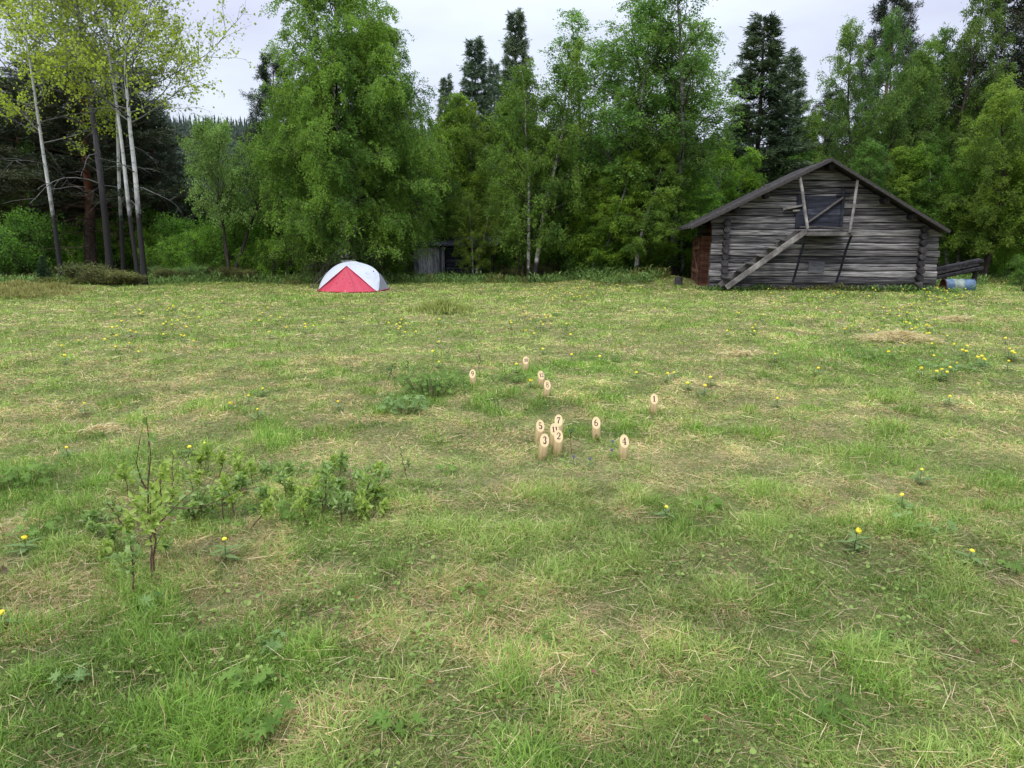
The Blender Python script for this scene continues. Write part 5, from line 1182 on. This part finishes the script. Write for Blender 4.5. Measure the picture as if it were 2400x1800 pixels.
        S = nrm(np.cross(D, rng.normal(0, 1, (n, 3)))) * (.0035 if up == 0 else .009); Mid = P + D * Ln * .5; Tip = P + D * Ln + [0, 0, -.02]
        V = np.stack([P - S, P + S, Mid + S, Mid - S, Tip], 1).reshape(-1, 3); i = np.arange(n) * 5; v = rng.random(n)[:, None]
        c = np.array(ca) * (1 - v) + np.array(cb) * v
        o = obj(name, mesh_np(name, V, [np.stack([i, i + 1, i + 2, i + 3], 1), np.stack([i + 3, i + 2, i + 4], 1)], M['grass'], np.repeat(c, 5, 0)))
        o.location = (g[0], g[1], e_z); tag(o, label, cat)
    heap(2105, 800, .50, .12, 1700, 601, 'brown heap of dry hay on the right of the meadow')
    heap(245, 1012, .14, .03, 300, 602, 'small tuft of pale dry hay at the left of the meadow', .11)
    heap(1035, 738, .50, .17, 1500, 611, 'green and brown grassy tussock on a small mound in mid meadow', .22, (.15, .17, .04), (.34, .38, .12), .8, 'tussock', 'tussock')
    for k, (px, py, lab) in enumerate(((15, 702, 'brownish heather patch at the very left edge of the meadow'), (75, 698, 'brownish heather patch beside the one at the left edge'), (45, 684, 'brownish heather patch just behind the two at the left edge'), (130, 690, 'small greenish heather patch right of the brown ones'))):
        heap(px, py, .75, .20, 1500, 620 + k, lab, .20, (.17, .14, .05), (.32, .33, .11), .9, 'heather', 'shrub')
    heap(2240, 752, .3, .05, 400, 603, 'thin pale hay heap beyond the brown one'); heap(1740, 835, .25, .04, 320, 604, 'flat hay remains between skittle 1 and the brown heap', .14)
    # fallen leaves
    G = 'reddish dead leaves lying in the grass'
    for i, (px, py, sz, cl, lab) in enumerate(((1655, 1722, .05, (.30, .15, .12), 'pinkish brown dead leaf near the bottom right of centre'), (2362, 1526, .04, (.42, .20, .13), 'curled orange brown dead leaf near the right edge'), (2288, 1548, .045, (.20, .08, .04), 'dark brown dead leaf left of the curled one'),
        (830, 1436, .025, (.45, .08, .08), 'small red dead leaf in the middle foreground'), (1390, 1603, .03, (.38, .12, .12), 'small pink red dead leaf right of centre'), (592, 1755, .045, (.38, .07, .06), 'bright red dead leaf at the bottom left'),
        (1000, 1640, .03, (.40, .14, .05), 'orange dead leaf left of centre near the bottom'), (22, 1362, .06, (.18, .10, .07), 'large brown lobed dead leaf at the left edge'), (1690, 1410, .04, (.25, .10, .05), 'brown dead leaf in the right foreground'), (925, 1405, .03, (.34, .17, .13), 'pale brown dead leaf above centre'))):
        rng = np.random.default_rng(700 + i); g = ground_at(px, py); V, F4, F3 = ovals(np.zeros((1, 3)), np.array([[rng.normal(), rng.normal(), .2]]), sz * 1.05, rng, wid=.7, droop=.1); cl = tuple(.75 * v_ + .02 for v_ in cl)
        o = obj('dead_leaf', mesh_np('dead_leaf', V, [F4, F3], M['leaf'], np.repeat(np.array([cl]), 8, 0), smooth=False)); o.location = (g[0], g[1], float(gz(g[0], g[1])) + .055); tag(o, lab, 'dead leaf', G)
build_small_plants()

def build_flowers():
    rng = np.random.default_rng(801)
    # one globeflower: blossom of overlapping petals, stem with small cut leaves
    V = []; F = []
    for ring, (n, r, z0, z1, op) in enumerate(((5, .0125, 0, .024, .55), (5, .0150, .001, .021, .8), (5, .0165, .002, .016, 1.0))):
        for i in range(n):
            a = (i + ring * .5) * 2 * PI / n; b = len(V)
            for (t, rr, hw) in ((0, .2, .3), (.35, .9, .62), (.7, 1.0, .6), (1, op, .25)):
                for s in (-1, 1): aa = a + s * hw; V.append((math.cos(aa) * r * rr, math.sin(aa) * r * rr, z0 + (z1 - z0) * t))
            for k in range(3): F.append((b + 2 * k, b + 2 * k + 1, b + 2 * k + 3, b + 2 * k + 2))
    blossom = bpy.data.meshes.new('blossom'); blossom.from_pydata(V, [], F); blossom.update(); blossom.materials.append(M['petal'])
    st = np.array([[0, 0, 0], [.008, .004, .33], [.002, -.003, .66], [0, 0, 1.0]])
    V, F = tubes([(st, np.array([.006, .005, .004, .004]), 5)])
    P = np.array([[.004, .002, .15]] * 4 + [[.007, .003, .4]] * 4 + [[.003, 0, .65]] * 3); U = nrm(np.stack([np.cos(np.arange(11) * 2.4), np.sin(np.arange(11) * 2.4), np.full(11, .5)], 1))
    stem = dict(V=V, F=F)
    def stem_mesh():
        V2, F4, F3 = ovals(P * [1, 1, 1], U * [1, 1, 1], .16, np.random.default_rng(3), wid=.3)
        return mesh_np('flower_stem', np.concatenate([V, V2]), [F, F4 + len(V), F3 + len(V)], M['stem'])
    sm = stem_mesh()
    proto = None
    def flower(px, py, label, group, h=None, sc_=1.0):
        nonlocal proto
        h = h or rng.uniform(.06, .13); g = ground_at(px, py, h)
        for _ in range(3): g = ground_at(px, py, h + float(gz(g[0], g[1])))
        if inside_buildings(np.array([g[0]]), np.array([g[1]]))[0]: return
        z = float(gz(g[0], g[1]))
        if proto is None:
            e = empty('globeflower', (0, 0, 0)); s_ = obj('stem', sm, e); b = obj('blossom', blossom, e); proto = e
        else: e = copy_tree(proto)
        tag(e, label, 'flower', group); e.location = (g[0], g[1], z); e.rotation_euler = (0, 0, rng.random() * 6.28)
        for ch in e.children:
            if ch.name.startswith('stem'): ch.scale = (.6, .6, h)
            else: ch.location = (0, 0, h - .003); k = sc_ * rng.uniform(.85, 1.25) * (1.05 if g[1] > 8 else 1); ch.scale = (k, k, k); ch.rotation_euler = (rng.normal(0, .3), rng.normal(0, .3), 0)
    G = 'single yellow globeflowers in the near meadow'
    for px, py, lab in ((2277, 1293, 'nearest large globeflower at the lower right of the meadow'), (2116, 1162, 'pair globeflower behind the nearest one on the right'), (2008, 1243, 'small globeflower left of the nearest right hand ones'), (1561, 1190, 'tiny globeflower right of the skittles, alone in the grass'),
                        (527, 1266, 'globeflower between the foreground shoots'), (56, 1262, 'globeflower at the left edge of the foreground'), (4, 1440, 'globeflower cut by the left edge'), (2226, 930, 'single globeflower far right of skittle 1'), (616, 912, 'largest of the globeflowers above the left thicket'),
                        (583, 928, 'globeflower just left of the largest one above the thicket'), (539, 946, 'globeflower left of the pair above the thicket'), (604, 960, 'pale globeflower below the largest one above the thicket'), (197, 946, 'globeflower on the left behind the hay tuft'), (792, 942, 'globeflower left of the weedy patch'),
                        (480, 1040, 'small globeflower behind the left thicket'), (445, 1050, 'faint globeflower behind the left thicket'), (155, 1050, 'small globeflower on the dry grass at left'), (1822, 935, 'globeflower in the grass right of skittle 1'), (2160, 1102, 'small globeflower at the far right of the middle ground')):
        flower(px, py, lab, G, sc_=.75)
    for (cx, cy, sx, sy, n, lab) in ((1300, 690, 60, 18, 32, 'small globeflower in the drift before the open crowned birches'), (1440, 672, 50, 12, 16, 'small globeflower in the drift near the block by the barn'), (1270, 755, 70, 22, 18, 'globeflower in the loose band behind skittle 10'),
                                  (2210, 690, 95, 22, 50, 'globeflower in the dense drift in front of the barrel'), (2140, 775, 110, 40, 28, 'globeflower around the brown hay heap'), (2250, 835, 80, 30, 20, 'globeflower in the cluster on the right before the hay heap'),
                                  (1930, 690, 90, 14, 22, 'small globeflower along the front of the barn'), (1800, 740, 150, 30, 14, 'globeflower scattered in front of the barn stairs'), (420, 735, 70, 22, 26, 'globeflower in the drift below the aspens'),
                                  (300, 790, 130, 35, 18, 'globeflower scattered on the left of the meadow'), (680, 745, 110, 25, 14, 'globeflower scattered in front of the tent'), (950, 765, 60, 18, 12, 'globeflower in the drift below the tussock'), (1180, 830, 180, 40, 8, 'globeflower far behind the skittles'), (1620, 880, 180, 45, 8, 'globeflower in the grass between skittle 1 and the hay heap')):
        for i in range(n):
            px = cx + rng.normal(0, sx * .7); py = max(cy + rng.normal(0, sy * .7), 662)
            if px > 1650 and py < 690: h = rng.uniform(.12, .26)
            else: h = None
            flower(px, py, lab, lab.replace('small ', '').replace('globeflower', 'globeflowers'), h=h, sc_=1.0)
    # tiny violet flowers by the skittles
    VIO = plain('violet_petal', (.16, .13, .30), .6)
    for px, py, lab in ((1436, 1028, 'tiny violet flower between skittles 6 and 4'), (1434, 1050, 'tiny violet flower left of skittle 4'), (1345, 1064, 'tiny violet flower right of skittle 2'), (1383, 1070, 'tiny violet flower below skittle 6')):
        g = ground_at(px, py, .06); e = empty('violet_flower', (g[0], g[1], float(gz(g[0], g[1]))), 0, lab, 'flower', 'tiny violet flowers by the skittles')
        s_ = obj('stem', sm, e); s_.scale = (.25, .25, .06); b = obj('blossom', blossom.copy(), e); b.data.materials.clear(); b.data.materials.append(VIO); b.location = (0, 0, .055); b.scale = (.6, .6, .8)
build_flowers()
